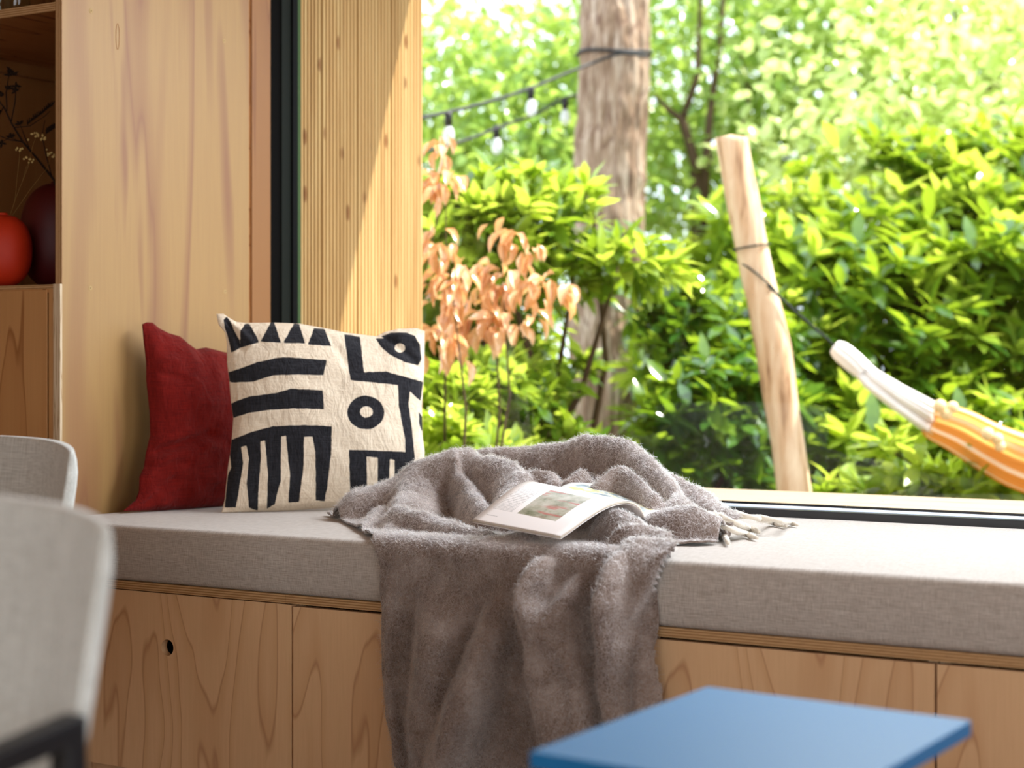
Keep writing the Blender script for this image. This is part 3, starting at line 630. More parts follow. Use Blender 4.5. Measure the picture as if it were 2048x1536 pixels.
# mohair fuzz: individual fibres as hair curves
def fuzz(name, V, Fq, fn, n, L, r, m, parent, seed):
    g = np.random.default_rng(seed); ar = np.linalg.norm(fn, axis=1); fn = fn/np.maximum(ar[:, None], 1e-9)
    fi = g.choice(len(Fq), n, p=ar/ar.sum()); a, b = g.random(n), g.random(n); q = V[Fq[fi]]
    p0 = (q[:, 0]*(1-a)[:, None]+q[:, 1]*a[:, None])*(1-b)[:, None]+(q[:, 3]*(1-a)[:, None]+q[:, 2]*a[:, None])*b[:, None]
    nn = fn[fi]; rv = g.normal(size=(n, 3)); tang = rv-nn*(rv*nn).sum(1)[:, None]; tang /= np.linalg.norm(tang, axis=1)[:, None]
    tang[:, 2] -= .15
    ln = L*(.5+g.random(n))[:, None]; up = (.25+.55*g.random(n))[:, None]
    p1 = p0+ln*.35*(nn*up+tang*.6); p2 = p1+ln*.35*(nn*up*.5+tang*.8+g.normal(size=(n, 3))*.25); p3 = p2+ln*.3*(nn*up*.1+tang*.6+g.normal(size=(n, 3))*.5)
    P = np.stack([p0, p1, p2, p3], 1).reshape(-1, 3); M = np.array(world_of(parent).inverted()); P = P @ M[:3, :3].T+M[:3, 3]
    hc = bpy.data.hair_curves.new(name); hc.add_curves([4]*n); hc.attributes['position'].data.foreach_set('vector', P.astype(np.float32).ravel())
    ra = hc.attributes.get('radius') or hc.attributes.new('radius', 'FLOAT', 'POINT')
    ra.data.foreach_set('value', np.tile([r, r*.9, r*.7, r*.3], n).astype(np.float32)); hc.materials.append(m)
    o = bpy.data.objects.new(name, hc); COL.objects.link(o); o.parent = parent; o['kind'] = 'stuff'; return o
def hairmat(name, c, c2):
    t = NT(name); n = t.noise(t.coord('Object'), 14, 3); h = t.t.nodes.new('ShaderNodeBsdfHairPrincipled'); h.model = 'CHIANG'; h.parametrization = 'COLOR'
    t.set(h, 'Color', t.mix(n, c, c2)); h.inputs['Roughness'].default_value = .45; h.inputs['Radial Roughness'].default_value = .6; h.inputs['Coat'].default_value = 0
    t.t.links.new(h.outputs[0], t.out.inputs[0]); return t.m
M_fuzz = hairmat('mohair fibres', srgb(190, 173, 162), srgb(246, 240, 238)); M_felt = plain('white felt', srgb(222, 213, 198), .95, .05); M_fring = hairmat('white wool fringe', srgb(226, 220, 208), srgb(240, 236, 226))
fuzz('fuzz', VB, Fq, fn, 85000, .0125, .0002, M_fuzz, throw, 3)
FR = [([(1415, 1030, .345), (1428, 1045, .33), (1440, 1062, .31), (1456, 1086, .27)], .0085), ([(1430, 1048, .36), (1465, 1060, .355), (1495, 1069, .35), (1514, 1076, .345)], .0075),
      ([(1440, 1035, .40), (1475, 1048, .395), (1500, 1058, .39), (1518, 1064, .385)], .008), ([(1470, 1028, .45), (1510, 1036, .46), (1545, 1045, .47), (1573, 1052, .475)], .0075),
      ([(1520, 1036, .52), (1560, 1043, .53), (1580, 1047, .535), (1595, 1050, .54)], .0065), ([(1425, 1030, .40), (1442, 1032, .41), (1455, 1040, .40), (1462, 1050, .39)], .009)]
FRW = []
for pts, r in FR:
    P = []
    for i, (px, py, Y) in enumerate(pts):
        p = atY(px, py, Y)
        if i >= 2: p = atZ(px, py, ZT+r)
        P.append(p)
    mb = MB(); n = 9; path = []
    for i in range(len(P)-1):
        for k in range(3): path.append(P[i].lerp(P[i+1], k/3)+Vector((rnd.uniform(-1, 1), rnd.uniform(-1, 1), rnd.uniform(0, 1)))*.0012)
    path.append(P[-1]); rr = [r*(.8+.15*math.sin(i*2.1)) for i in range(len(path))]; rr[-1] *= .55; rr[0] *= 1.4
    mb.tube(path, rr, 8)
    o = mb.build('fringe', M_felt, throw, smooth=True, label='white felted fringe strand'); FRW.append(mb)
V_ = np.array([v for mb in FRW for v in mb.v]); off = 0; Q_ = []
for mb in FRW:
    Q_ += [tuple(i+off for i in f) for f in mb.f if len(f) == 4]; off += len(mb.v)
Q_ = np.array(Q_); f2 = np.cross(V_[Q_[:, 1]]-V_[Q_[:, 0]], V_[Q_[:, 3]]-V_[Q_[:, 0]])
cen = V_[Q_].mean(1)
fuzz('fringe_fuzz', V_, Q_, f2, 5000, .005, .00012, M_fring, throw, 4)

# ------------------------------------------------------------------ magazine
def page_mat(name, left):
    t = NT(name); uv = t.n('UVMap').outputs[0] if False else t.n('TexCoord').outputs['UV']; s = t.n('SeparateXYZ', n0=uv); u, v = s.outputs[0], s.outputs[1]
    def rect(u0, u1, v0, v1):
        a = t.math('MULTIPLY', t.math('GREATER_THAN', u, u0), t.math('LESS_THAN', u, u1)); b = t.math('MULTIPLY', t.math('GREATER_THAN', v, v0), t.math('LESS_THAN', v, v1)); return t.math('MULTIPLY', a, b)
    c = srgb(240, 234, 230) if left else srgb(238, 236, 232)
    if left:
        # text block: fine broken grey lines
        ln = t.math('GREATER_THAN', t.math('FRACT', t.math('MULTIPLY', u, 62)), .5)
        wd = t.math('GREATER_THAN', t.noise(t.coord('UV', scale=(62, 260, 1)), 1.0, 1), .44)
        tx = t.math('MULTIPLY', t.math('MULTIPLY', ln, wd), t.math('ADD', rect(.2, .62, .72, .94), rect(.10, .115, .80, .93)))
        c = t.mix(t.math('MULTIPLY', tx, .55), c, srgb(96, 92, 90))
        n1 = t.noise(t.coord('UV', scale=(5, 3.2, 1)), 2.0, 4, .6); n2 = t.noise(t.coord('UV', scale=(16, 1.6, 1)), 1.2, 3)
        pic = t.ramp(n1, [(.3, srgb(108, 112, 84)), (.48, srgb(164, 160, 140)), (.7, srgb(196, 190, 176))])
        pic = t.mix(t.ramp(n2, [(.56, (0, 0, 0)), (.62, (.8, .8, .8))]), pic, srgb(176, 92, 84))
        c = t.mix(rect(.20, .56, .22, .66), c, pic)
    else:
        n1 = t.noise(t.coord('UV', scale=(6, 2, 1)), 1.4, 3, .6, 1.0)
        pic = t.ramp(n1, [(.3, srgb(84, 102, 112)), (.45, srgb(150, 166, 168)), (.52, srgb(210, 214, 208)), (.6, srgb(206, 196, 96)), (.66, srgb(132, 150, 150)), (.8, srgb(196, 200, 198))])
        c = t.mix(rect(.12, .93, .04, .93), c, pic)
    t.base(c); t.rough(.35, .4); return t.m
M_pl, M_pr = page_mat('printed page', True), page_mat('printed picture page', False)
def pedge():
    t = NT('page edges'); n = t.noise(t.coord('Object', scale=(1, 1, 6)), 300, 2); t.base(t.mix(n, srgb(206, 190, 168), srgb(232, 224, 212))); t.rough(.8, .2); return t.m
M_pe = pedge()
front = [(1121, 1073, .015), (1143, 1058, .04), (1165, 1042, .07), (1200, 1019, .12), (1230, 1006, .165), (1258, 1003, .205), (1278, 1013, .24), (1290, 1034, .28), (1303, 1027, .31), (1322, 1021, .35), (1345, 1020, .41), (1372, 1026, .48)]
backp = [(945, 1040, .045), (967, 1023, .07), (990, 1004, .10), (1018, 982, .145), (1042, 968, .185), (1062, 964, .22), (1085, 969, .26), (1104, 984, .295), (1118, 976, .325), (1150, 966, .375), (1205, 970, .45), (1266, 974, .54)]
def spl(pts, n):
    P = np.array(pts, float); t = np.arange(len(P)); out = []
    for x in np.linspace(0, len(P)-1, n):
        i = min(int(x), len(P)-2); f = x-i; p0, p1, p2, p3 = P[max(i-1, 0)], P[i], P[i+1], P[min(i+2, len(P)-1)]
        out.append(.5*((2*p1)+(-p0+p2)*f+(2*p0-5*p1+4*p2-p3)*f*f+(-p0+3*p1-3*p2+p3)*f**3))
    return np.array(out)
mag = empty('magazine', (1.3, .2, .52), 'open magazine with picture pages lying on the brown grey throw', 'magazine')
def sheet(f0, f1, nn):  # slice of the cross section as surface grid
    A, B = np.array([atY(*p) for p in f0]), np.array([atY(*p) for p in f1]); A, B = spl(A, nn), spl(B, nn)
    g = np.stack([A*(1-k)+B*k+np.array([0, 0, .006*math.sin(math.pi*k)*0]) for k in np.linspace(0, 1, 12)], 1); return g
def page(name, f0, f1, m, th, lift=0.0, shrink=0):
    nn = 40; g = sheet(f0, f1, nn); g = g+np.array([0, 0, lift]); k = g.shape[1]
    V = np.r_[g.reshape(-1, 3), (g-np.array([0, 0, th])).reshape(-1, 3)]; N = nn*k; I = np.arange(N).reshape(nn, k)
    q = np.stack([I[:-1, :-1], I[1:, :-1], I[1:, 1:], I[:-1, 1:]], -1).reshape(-1, 4)
    loop = list(I[0, :])+list(I[1:, -1])+list(I[-1, -2::-1])+list(I[-2:0:-1, 0]); rim = np.array([(a, b, b+N, a+N) for a, b in zip(loop, loop[1:]+loop[:1])])
    Fq = np.r_[q, q[:, ::-1]+N, rim]; o = np_mesh(name, V, Fq, m, mag)
    uvl = o.data.uv_layers.new(name='UVMap'); uu = np.repeat(np.linspace(0, 1, nn), k); vv = np.tile(np.linspace(0, 1, k), nn); uv = np.c_[np.tile(uu, 2), np.tile(vv, 2)]
    li = np.zeros(len(o.data.loops), dtype=np.int32); o.data.loops.foreach_get('vertex_index', li); uvl.data.foreach_set('uv', uv[li].astype(np.float32).ravel())
    return o
page('left_page', front[:8], backp[:8], M_pl, .0007, .0012)
page('page_block', front[:8], backp[:8], M_pe, .0032, -.0004)
page('cover', front[:8], backp[:8], M_pl, .0006, -.0048)
page('right_page', front[7:], backp[7:], M_pr, .0007, .0012)
page('page_block', front[7:], backp[7:], M_pe, .0042, -.0004)

# ------------------------------------------------------------------ blue table, armchairs
ZTB = .42
cB, cR, cL = atZ(1414, 1372.6, ZTB), atZ(1942.7, 1440.4, ZTB), atZ(1059, 1503, ZTB); cN = cL+(cR-cB)
tb = empty('side_table', ((cB.x+cN.x)/2, (cB.y+cN.y)/2, FL), 'low blue painted side table in front of the window seat', 'table')
mb = MB(); qd = [cL, cN, cR, cB]
mb.add([(p.x, p.y, z) for z in (ZTB-.018, ZTB) for p in qd], [(3, 2, 1, 0), (4, 5, 6, 7), (0, 1, 5, 4), (1, 2, 6, 5), (2, 3, 7, 6), (3, 0, 4, 7)])
mb.build('tabletop', M_blue, tb, bevel=.0012)
ctr = (cL+cR)/2
for p in qd:
    p2 = p.lerp(ctr, .42); MB().box(p2.x-.016, p2.x+.016, p2.y-.016, p2.y+.016, FL, ZTB-.018).build('leg', M_blue, tb, bevel=.001)
for a, b in ((0, 1), (1, 2), (2, 3), (3, 0)):
    pa, pb2 = qd[a].lerp(ctr, .42), qd[b].lerp(ctr, .42); MB().bar((pa.x, pa.y, ZTB-.045), (pb2.x, pb2.y, ZTB-.045), .016, .05).build('apron', M_blue, tb)

def make_chair():
    ch = empty('armchair', (0, 0, 0)); props(ch, 'x', 'chair', 'low armchairs at the dining side')
    # faces local -Y; backrest shell curves forward at both ends
    def shell(n=36, mz=14):
        V = []; W = .30; th = .045
        for side in (0, 1):
            for j in range(mz+1):
                tz = j/mz
                for i in range(n+1):
                    s = -1+2*i/n; wd = W*(.90+.10*tz); x = wd*s
                    y = -.055*abs(s)**2.6+.03*(tz-.5) + (th if side else 0)*(1-.55*abs(s)**6)*(1-.5*max(0, (tz-.8)/.2)**2)
                    z = .39+.305*tz*(1-.02*s*s)-.012*abs(s)**5*tz
                    V.append((x, y, z))
        N = (n+1)*(mz+1); I = np.arange(N).reshape(mz+1, n+1); q = np.stack([I[:-1, :-1], I[:-1, 1:], I[1:, 1:], I[1:, :-1]], -1).reshape(-1, 4)
        loop = list(I[0, :])+list(I[1:, -1])+list(I[-1, -2::-1])+list(I[-2:0:-1, 0]); rim = np.array([(b, a, a+N, b+N) for a, b in zip(loop, loop[1:]+loop[:1])])
        return np.array(V), np.r_[q, q[:, ::-1]+N, rim]
    V, Q = shell(); o = np_mesh('backrest', V, Q, M_chair, ch); b = o.modifiers.new('b', 'BEVEL'); b.width = .014; b.segments = 4; b.limit_method = 'ANGLE'; b.angle_limit = .9
    cushion_slab(-.235, .235, -.50, .015, .33, .43, .025, 10, 10).build('seat', M_chair, ch, smooth=True)
    for s in (-1, 1):
        x = s*.300
        MB().bar((x, -.085, FL), (x, -.085, .512), .024, .024).build('leg', M_chblack, ch, bevel=.002)
        MB().bar((x*1.0, -.50, FL), (x, -.50, .425), .024, .024).build('leg', M_chblack, ch, bevel=.002)
        MB().bar((x, -.075, .502), (x, -.51, .44), .026, .024).build('armrest', M_chblack, ch, bevel=.003)
        MB().bar((x, -.085, .31), (x, -.50, .31), .022, .022).build('side_rail', M_chblack, ch)
    MB().bar((-.300, -.50, .31), (.300, -.50, .31), .022, .022).build('front_rail', M_chblack, ch)
    MB().bar((-.300, -.085, .31), (.300, -.085, .31), .022, .022).build('rear_rail', M_chblack, ch)
    return ch
c1 = make_chair(); cr = atD(214, 1010, 1.64); c1.location = (cr.x-.308, cr.y+.045, 0); c1['label'] = 'light grey armchair with black frame, the larger and nearer of the two chairs'
cr2 = atD(118, 885, 3.0); a2 = -.20
off2 = Matrix.Rotation(a2, 3, 'Z') @ Vector((.285, -.05, 0))
dup(c1, (cr2.x-off2.x, cr2.y-off2.y, 0), a2, 'light grey armchair behind the nearer chair, only its backrest top showing')
for cc in c1.children: pass

# ------------------------------------------------------------------ garden
def soil():
    t = NT('leaf litter soil'); n = t.noise(t.coord('Object'), 9, 5, .7); t.base(t.ramp(n, [(.3, srgb(70, 54, 38)), (.5, srgb(110, 92, 60)), (.7, srgb(96, 116, 52))])); t.rough(.95, .1); t.bump(n, .6, .05); return t.m
gx, gy = np.meshgrid(np.linspace(-16, 12, 57), np.linspace(1.65, 26, 50)); gz = -.08-.08+.10*np.sin(gx*1.3)*np.cos(gy*.9)*.5+.02*np.maximum(gy-6, 0)
I = np.arange(gx.size).reshape(gx.shape); q = np.stack([I[:-1, :-1], I[:-1, 1:], I[1:, 1:], I[1:, :-1]], -1).reshape(-1, 4)
np_mesh('ground', np.c_[gx.ravel(), gy.ravel(), gz.ravel()], q, soil(), None, True, 'structure')
def leafmat(name, c1, c2, trans, gloss=.35, rough=.35, tcol=None):
    t = NT(name); oi = t.n('Attribute', attribute_name='tone'); info = t.n('ObjectInfo')
    nz = t.noise(t.coord('Object'), 7, 2); f = t.math('ADD', t.math('MULTIPLY', nz, .8), t.math('MULTIPLY', info.outputs['Random'], .2))
    c = t.mix(t.ramp(f, [(.3, (0, 0, 0)), (.7, (1, 1, 1))]), c1, c2); t.base(c); t.rough(rough, gloss)
    tl = t.n('BsdfTranslucent', n0=(tcol if tcol else c)); mx = t.n('MixShader', n0=trans, n1=t.b.outputs[0], n2=tl.outputs[0]); t.t.links.new(mx.outputs[0], t.out.inputs[0]); return t.m
L_laurel = leafmat('laurel leaf', srgb(58, 98, 30), srgb(106, 138, 46), .40, 1.0, .14, srgb(178, 206, 50))
L_young = leafmat('young shoot leaf', srgb(126, 156, 50), srgb(164, 188, 74), .48, .8, .18, srgb(214, 230, 84))
L_dark = leafmat('dark evergreen leaf', srgb(40, 78, 28), srgb(66, 106, 38), .30, .9, .16, srgb(150, 190, 40))  # evergreen leaf in deeper greens than the laurel
L_hazel = leafmat('hazel leaf', srgb(84, 124, 48), srgb(140, 172, 80), .44, .8, .22, srgb(198, 222, 104))
L_pale = leafmat('pale tree leaf', srgb(176, 200, 118), srgb(212, 226, 160), .5, .8, .25, srgb(236, 246, 168))
L_brown = leafmat('withered leaf', srgb(202, 142, 88), srgb(242, 208, 164), .36, .8, .2, srgb(242, 186, 118))
L_conif = leafmat('conifer needles', srgb(52, 74, 40), srgb(72, 94, 50), .2, .2, .6)
def bark():
    t = NT('pine bark'); v = t.coord('Object', scale=(1, 1, .13)); n = t.noise(v, 26, 4, .65, .5); vo = t.n('TexVoronoi', feature='DISTANCE_TO_EDGE', i_Vector=v, i_Scale=22.0).outputs[0]
    c = t.ramp(n, [(.3, srgb(112, 88, 68)), (.5, srgb(156, 132, 110)), (.7, srgb(206, 188, 168))]); c = t.mix(t.ramp(vo, [(0, (.8, .8, .8)), (.07, (0, 0, 0))]), c, srgb(112, 86, 72))
    t.base(c); t.rough(.9, .15); t.bump(t.math('ADD', n, t.math('MULTIPLY', vo, 1.5)), .7, .03); return t.m
M_bark = bark(); M_stem = plain('dark shrub stem', srgb(74, 60, 44), .9, .1)
def post_m():
    t = NT('peeled post'); v = t.coord('Object', scale=(1, 1, .12)); n = t.noise(v, 24, 4, .6, .4)
    t.base(t.ramp(n, [(.28, srgb(132, 92, 62)), (.42, srgb(216, 178, 140)), (.65, srgb(240, 216, 184))])); t.rough(.7, .2); t.bump(n, .5, .01); return t.m
M_post = post_m(); M_cord = plain('dark green cord', srgb(40, 48, 44), .7, .2); M_cable = plain('black rubber cable', srgb(26, 30, 32), .5, .4)
def bulb_m():
    t = NT('frosted bulb glass'); t.base(srgb(236, 238, 240)); t.rough(.15, .8); t.b.inputs['Alpha'].default_value = .55; return t.m
M_bulb = bulb_m()
# leaf shapes (unit length along +X)
def leaf_shape(rows, fold=.10, droop=.16):
    V = []; Fc = []
    for i, (x, hw) in enumerate(rows):
        z = -droop*x*x
        V += [(x, -hw, z+hw*fold*2), (x, 0, z), (x, hw, z+hw*fold*2)]
    for i in range(len(rows)-1):
        a = i*3; Fc += [(a, a+3, a+4), (a, a+4, a+1), (a+1, a+4, a+5), (a+1, a+5, a+2)]
    return np.array(V), np.array(Fc)
LS_FINE = leaf_shape([(0, .012), (.12, .07), (.3, .15), (.55, .185), (.78, .13), (.92, .06), (1, .006)])
LS_LOW = leaf_shape([(0, .015), (.3, .15), (.65, .17), (1, .008)])
LS_ROUND = leaf_shape([(0, .03), (.3, .30), (.65, .30), (1, .02)], .15, .2)
LS_WILT = leaf_shape([(0, .012), (.15, .10), (.35, .2), (.6, .22), (.82, .15), (1, .01)], .55, .35)
leaf_data = {}
def leaf_mesh(key, shape, m):
    if key not in leaf_data:
        me = bpy.data.meshes.new('leaf'); me.from_pydata([tuple(v) for v in shape[0]], [], [tuple(f) for f in shape[1]]); me.polygons.foreach_set('use_smooth', [True]*len(me.polygons)); me.materials.append(m); leaf_data[key] = me
    return leaf_data[key]
def frames(D, roll):
    """D (n,3) leaf directions; returns (n,3,3) with columns x=dir, y, z (z roughly up, rolled)"""
    D = D/np.linalg.norm(D, axis=1)[:, None]; up = np.tile([0, 0, 1.], (len(D), 1)); up[np.abs(D[:, 2]) > .97] = [1, 0, 0]
    Y = np.cross(up, D); Y /= np.linalg.norm(Y, axis=1)[:, None]; Z = np.cross(D, Y); c, s = np.cos(roll)[:, None], np.sin(roll)[:, None]
    return np.stack([D, Y*c+Z*s, Z*c-Y*s], -1)
def bake(shape, pos, R, size):
    V, Fc = shape; n = len(pos); VV = np.einsum('nij,kj->nki', R*size[:, None, None], V)+pos[:, None]; FF = (Fc[None]+np.arange(n)[:, None, None]*len(V))
    return VV.reshape(-1, 3), FF.reshape(-1, 3)
def blobs_points(blobs, n, shell, g, cull=-.25):
    """points on shells of ellipsoids, facing the house more than away; returns pos, outward"""
    vol = np.array([b[1][0]*b[1][2] for b in blobs]); k = g.choice(len(blobs), n*2, p=vol/vol.sum()); d = g.normal(size=(n*2, 3)); d /= np.linalg.norm(d, axis=1)[:, None]
    c = np.array([b[0] for b in blobs])[k]; r = np.array([b[1] for b in blobs])[k]; rad = shell+(1-shell)*g.random(n*2); pos = c+d*r*rad[:, None]
    toc = np.array(CAM)-pos; toc /= np.linalg.norm(toc, axis=1)[:, None]; ok = ((d*toc).sum(1) > cull) & (pos[:, 2] > -.05)
    return pos[ok][:n], d[ok][:n]
def in_view(P, mx=30):
    px, py = project(P); return (px > 840-mx) & (px < 2048+mx) & (py > -mx) & (py < 1010)
def shrub(name, label, cat, base, blobs, nshoots, size, mats, seed, nparts=200, whorl=(7, 11), shape=LS_FINE, lows=LS_LOW, spread=(.9, 1.35), upness=.55, stems=8, shell=.6, srad=1.0, stem_mat=None, group=None, young=.3, stuff=True):
    g = np.random.default_rng(seed); root = empty(name, base, label, cat, group)
    pos, outw = blobs_points(blobs, nshoots, shell, g); n = len(pos)
    ax = outw*.6+np.array([0, 0, upness])+g.normal(size=(n, 3))*.35; ax /= np.linalg.norm(ax, axis=1)[:, None]
    LP, LD, LS, LM = [], [], [], []
    cnt = g.integers(whorl[0], whorl[1]+1, n); isy = g.random(n) < young
    a1 = np.cross(ax, np.tile([.3, .5, .81], (n, 1))); a1 /= np.linalg.norm(a1, axis=1)[:, None]; a2_ = np.cross(ax, a1)
    for j in range(whorl[1]):
        m = cnt > j
        ang = j*2.4+g.random(n)*.5; tilt = spread[0]+(spread[1]-spread[0])*g.random(n)-(.55 if True else 0)*isy*.6
        dr = ax*np.cos(tilt)[:, None]+(a1*np.cos(ang)[:, None]+a2_*np.sin(ang)[:, None])*np.sin(tilt)[:, None]
        LP.append((pos-ax*(size*.45*(j/whorl[1]))[..., None] if False else pos-ax*(size*.5*j/whorl[1]))[m]); LD.append(dr[m]); LS.append((size*(.65+.5*g.random(n)))[m]); LM.append(isy[m])
    LP, LD, LS, LM = np.concatenate(LP), np.concatenate(LD), np.concatenate(LS), np.concatenate(LM)
    R = frames(LD, g.normal(size=len(LP))*.35)
    dist = np.linalg.norm(LP-np.array(CAM), axis=1); vis = in_view(LP, 0)
    order = np.argsort(np.where(vis, dist-LS*6, 1e6)); npt = min(nparts, int(vis.sum())); pick = order[:npt]; rest = np.ones(len(LP), bool); rest[pick] = False
    for i in pick:
        me = leaf_mesh((name, bool(LM[i])), shape, mats[1] if LM[i] else mats[0]); o = bpy.data.objects.new('leaf', me); COL.objects.link(o); o.parent = root
        Mx = Matrix([[*(R[i][r]*LS[i]), LP[i][r]-base[r]] for r in range(3)]+[[0, 0, 0, 1]]); o.matrix_local = Mx
    for yv, mt, nm in ((False, mats[0], 'foliage'), (True, mats[1], 'young_foliage')):
        mm = rest & (LM == yv)
        if mm.sum() and stuff:
            V, Fc = bake(lows, LP[mm], R[mm], LS[mm]); np_mesh(nm, V, Fc, mt, root, True, 'stuff')
    for k in range(stems):
        b = blobs[k % len(blobs)]; c = Vector(b[0]); tgt = c+Vector((g.uniform(-.6, .6)*b[1][0], g.uniform(-.5, .2)*b[1][1], g.uniform(0, .75)*b[1][2])); s0 = Vector((base[0]+g.uniform(-.25, .25), base[1]+g.uniform(-.15, .15), base[2]))
        mid = s0.lerp(tgt, .5)+Vector((g.uniform(-.15, .15), g.uniform(-.15, .15), .12)); MB().tube([s0, s0.lerp(mid, .5), mid, mid.lerp(tgt, .5), tgt], [.02*srad, .017*srad, .013*srad, .009*srad, .004*srad], 6).build('stem', stem_mat or M_stem, root, smooth=True)
    return root
def W(px, py, D): p = atD(px, py, D); return (p.x, p.y, p.z)
def gz_at(p): return (p[0], p[1], -.05)
# big laurel bush at right
bl = [(W(1480, 800, 7.7), (.5, .5, .55)), (W(1650, 700, 7.8), (.75, .6, .65)), (W(1880, 680, 7.9), (.8, .6, .7)), (W(2120, 720, 7.9), (.8, .6, .75)), (W(1550, 560, 8.1), (.5, .5, .45)), (W(1790, 470, 8.3), (.6, .5, .5)), (W(2020, 480, 8.3), (.7, .6, .6)), (W(1420, 640, 8.4), (.36, .4, .5)), (W(1550, 920, 7.3), (.6, .4, .4)), (W(1850, 940, 7.3), (.8, .4, .4)), (W(2200, 560, 8.2), (.7, .6, .8))]
shrub('laurel_bush', 'broad glossy green laurel bush behind the leaning post and hammock', 'bush', gz_at(W(1750, 900, 7.9)), bl, 1900, .15, (L_laurel, L_young), 11, 300, young=.30)
bl = [(W(1400, 900, 6.9), (.25, .3, .35)), (W(1450, 860, 7.0), (.3, .3, .35)), (W(1480, 740, 7.3), (.3, .3, .35)), (W(1380, 690, 7.3), (.18, .25, .26)), (W(1290, 620, 7.3), (.10, .12, .08))]
shrub('evergreen_bush', 'dark green leafy bush between the pine trunk and the leaning post', 'bush', gz_at(W(1380, 900, 7.1)), bl, 260, .13, (L_dark, L_laurel), 12, 220, spread=(1.1, 1.7), upness=.2, young=.35)
bl = [(W(980, 470, 6.6), (.28, .3, .22)), (W(1060, 440, 6.6), (.22, .3, .2)), (W(1165, 410, 6.7), (.10, .14, .10)), (W(980, 640, 6.9), (.24, .3, .35)), (W(1120, 540, 6.7), (.2, .25, .12)), (W(1250, 520, 6.6), (.2, .22, .09)), (W(930, 780, 6.9), (.3, .3, .35)), (W(1020, 800, 7.0), (.2, .3, .25)), (W(1170, 745, 6.8), (.1, .12, .05)), (W(900, 540, 6.8), (.25, .3, .35))]
shrub('rhododendron_bush', 'bright green rhododendron bush in front of the pine trunk', 'bush', gz_at(W(1020, 900, 6.9)), bl, 520, .125, (L_laurel, L_young), 13, 280, young=.45)
bl = [(W(880, 900, 5.9), (.16, .2, .10)), (W(960, 930, 6.1), (.2, .2, .12)), (W(1100, 900, 6.4), (.2, .2, .12)), (W(895, 810, 6.2), (.16, .2, .14)), (W(1000, 790, 6.4), (.18, .2, .14)), (W(1080, 760, 6.5), (.12, .15, .08))]
shrub('low_evergreen', 'low light green shrub at the foot of the slatted wall', 'bush', gz_at(W(940, 950, 6.1)), bl, 190, .12, (L_laurel, L_young), 14, 150, young=.6, stems=4)
bl = [(W(1800, 930, 6.3), (.16, .15, .10)), (W(1890, 960, 6.3), (.22, .15, .09)), (W(1760, 985, 6.4), (.3, .15, .1)), (W(1990, 980, 6.4), (.2, .15, .1))]
shrub('young_laurel', 'small yellow green laurel below the hammock', 'bush', gz_at(W(1840, 990, 6.35)), bl, 60, .13, (L_young, L_laurel), 15, 150, young=.4, stems=4)
# withered branch at left
bl = [(W(890, 300, 5.7), (.055, .08, .06)), (W(885, 360, 5.7), (.07, .1, .06)), (W(1030, 470, 5.8), (.1, .1, .09)), (W(900, 560, 5.7), (.10, .1, .13)), (W(1000, 560, 5.8), (.15, .1, .08)), (W(1090, 575, 5.8), (.12, .1, .06)), (W(950, 640, 5.8), (.16, .1, .08)), (W(890, 680, 5.7), (.08, .1, .1)), (W(1040, 640, 5.8), (.08, .1, .05)), (W(870, 480, 5.7), (.05, .08, .1))]
wb_ = shrub('withered_branch', 'branch of withered orange brown leaves beside the slatted wall', 'branch', gz_at(W(850, 900, 5.8)), bl, 230, .078, (L_brown, L_brown), 16, 290, whorl=(1, 1), shape=LS_WILT, lows=LS_WILT, spread=(.1, 1.1), upness=-.9, stems=5, srad=.3, shell=.1)
# back trees with small leaves
def tree(label, blobs, n, size, m, seed, trunk, nparts=120, cat='tree', name='hazel_tree'):
    g = np.random.default_rng(seed); b0 = trunk[0][0][0]; base = (b0[0], b0[1], b0[2]); root = empty(name, base, label, cat)
    pos, outw = blobs_points(blobs, n, .35, g, -.6); D = outw*.5+g.normal(size=pos.shape)*.7+np.array([0, 0, -.15]); R = frames(D, g.normal(size=len(pos))*.5); sz = size*(.6+.6*g.random(len(pos)))
    dist = np.linalg.norm(pos-np.array(CAM), axis=1); vis = in_view(pos, 0); order = np.argsort(np.where(vis, dist-sz*10, 1e6)); pick = order[:min(nparts, int(vis.sum()))]; rest = np.ones(len(pos), bool); rest[pick] = False
    me = leaf_mesh(('t', m.name), LS_ROUND, m)
    for i in pick:
        o = bpy.data.objects.new('leaf', me); COL.objects.link(o); o.parent = root
        o.matrix_local = Matrix([[*(R[i][r]*sz[i]), pos[i][r]-base[r]] for r in range(3)]+[[0, 0, 0, 1]])
    V, Fc = bake(LS_ROUND, pos[rest], R[rest], sz[rest]); np_mesh('foliage', V, Fc, m, root, True, 'stuff')
    for k, (pts, r) in enumerate(trunk):
        MB().tube([Vector(p) for p in pts], [r*(1-.6*i/(len(pts)-1)) for i in range(len(pts))], 7).build('trunk' if k == 0 else 'branch', M_stem, root, smooth=True)
    return root
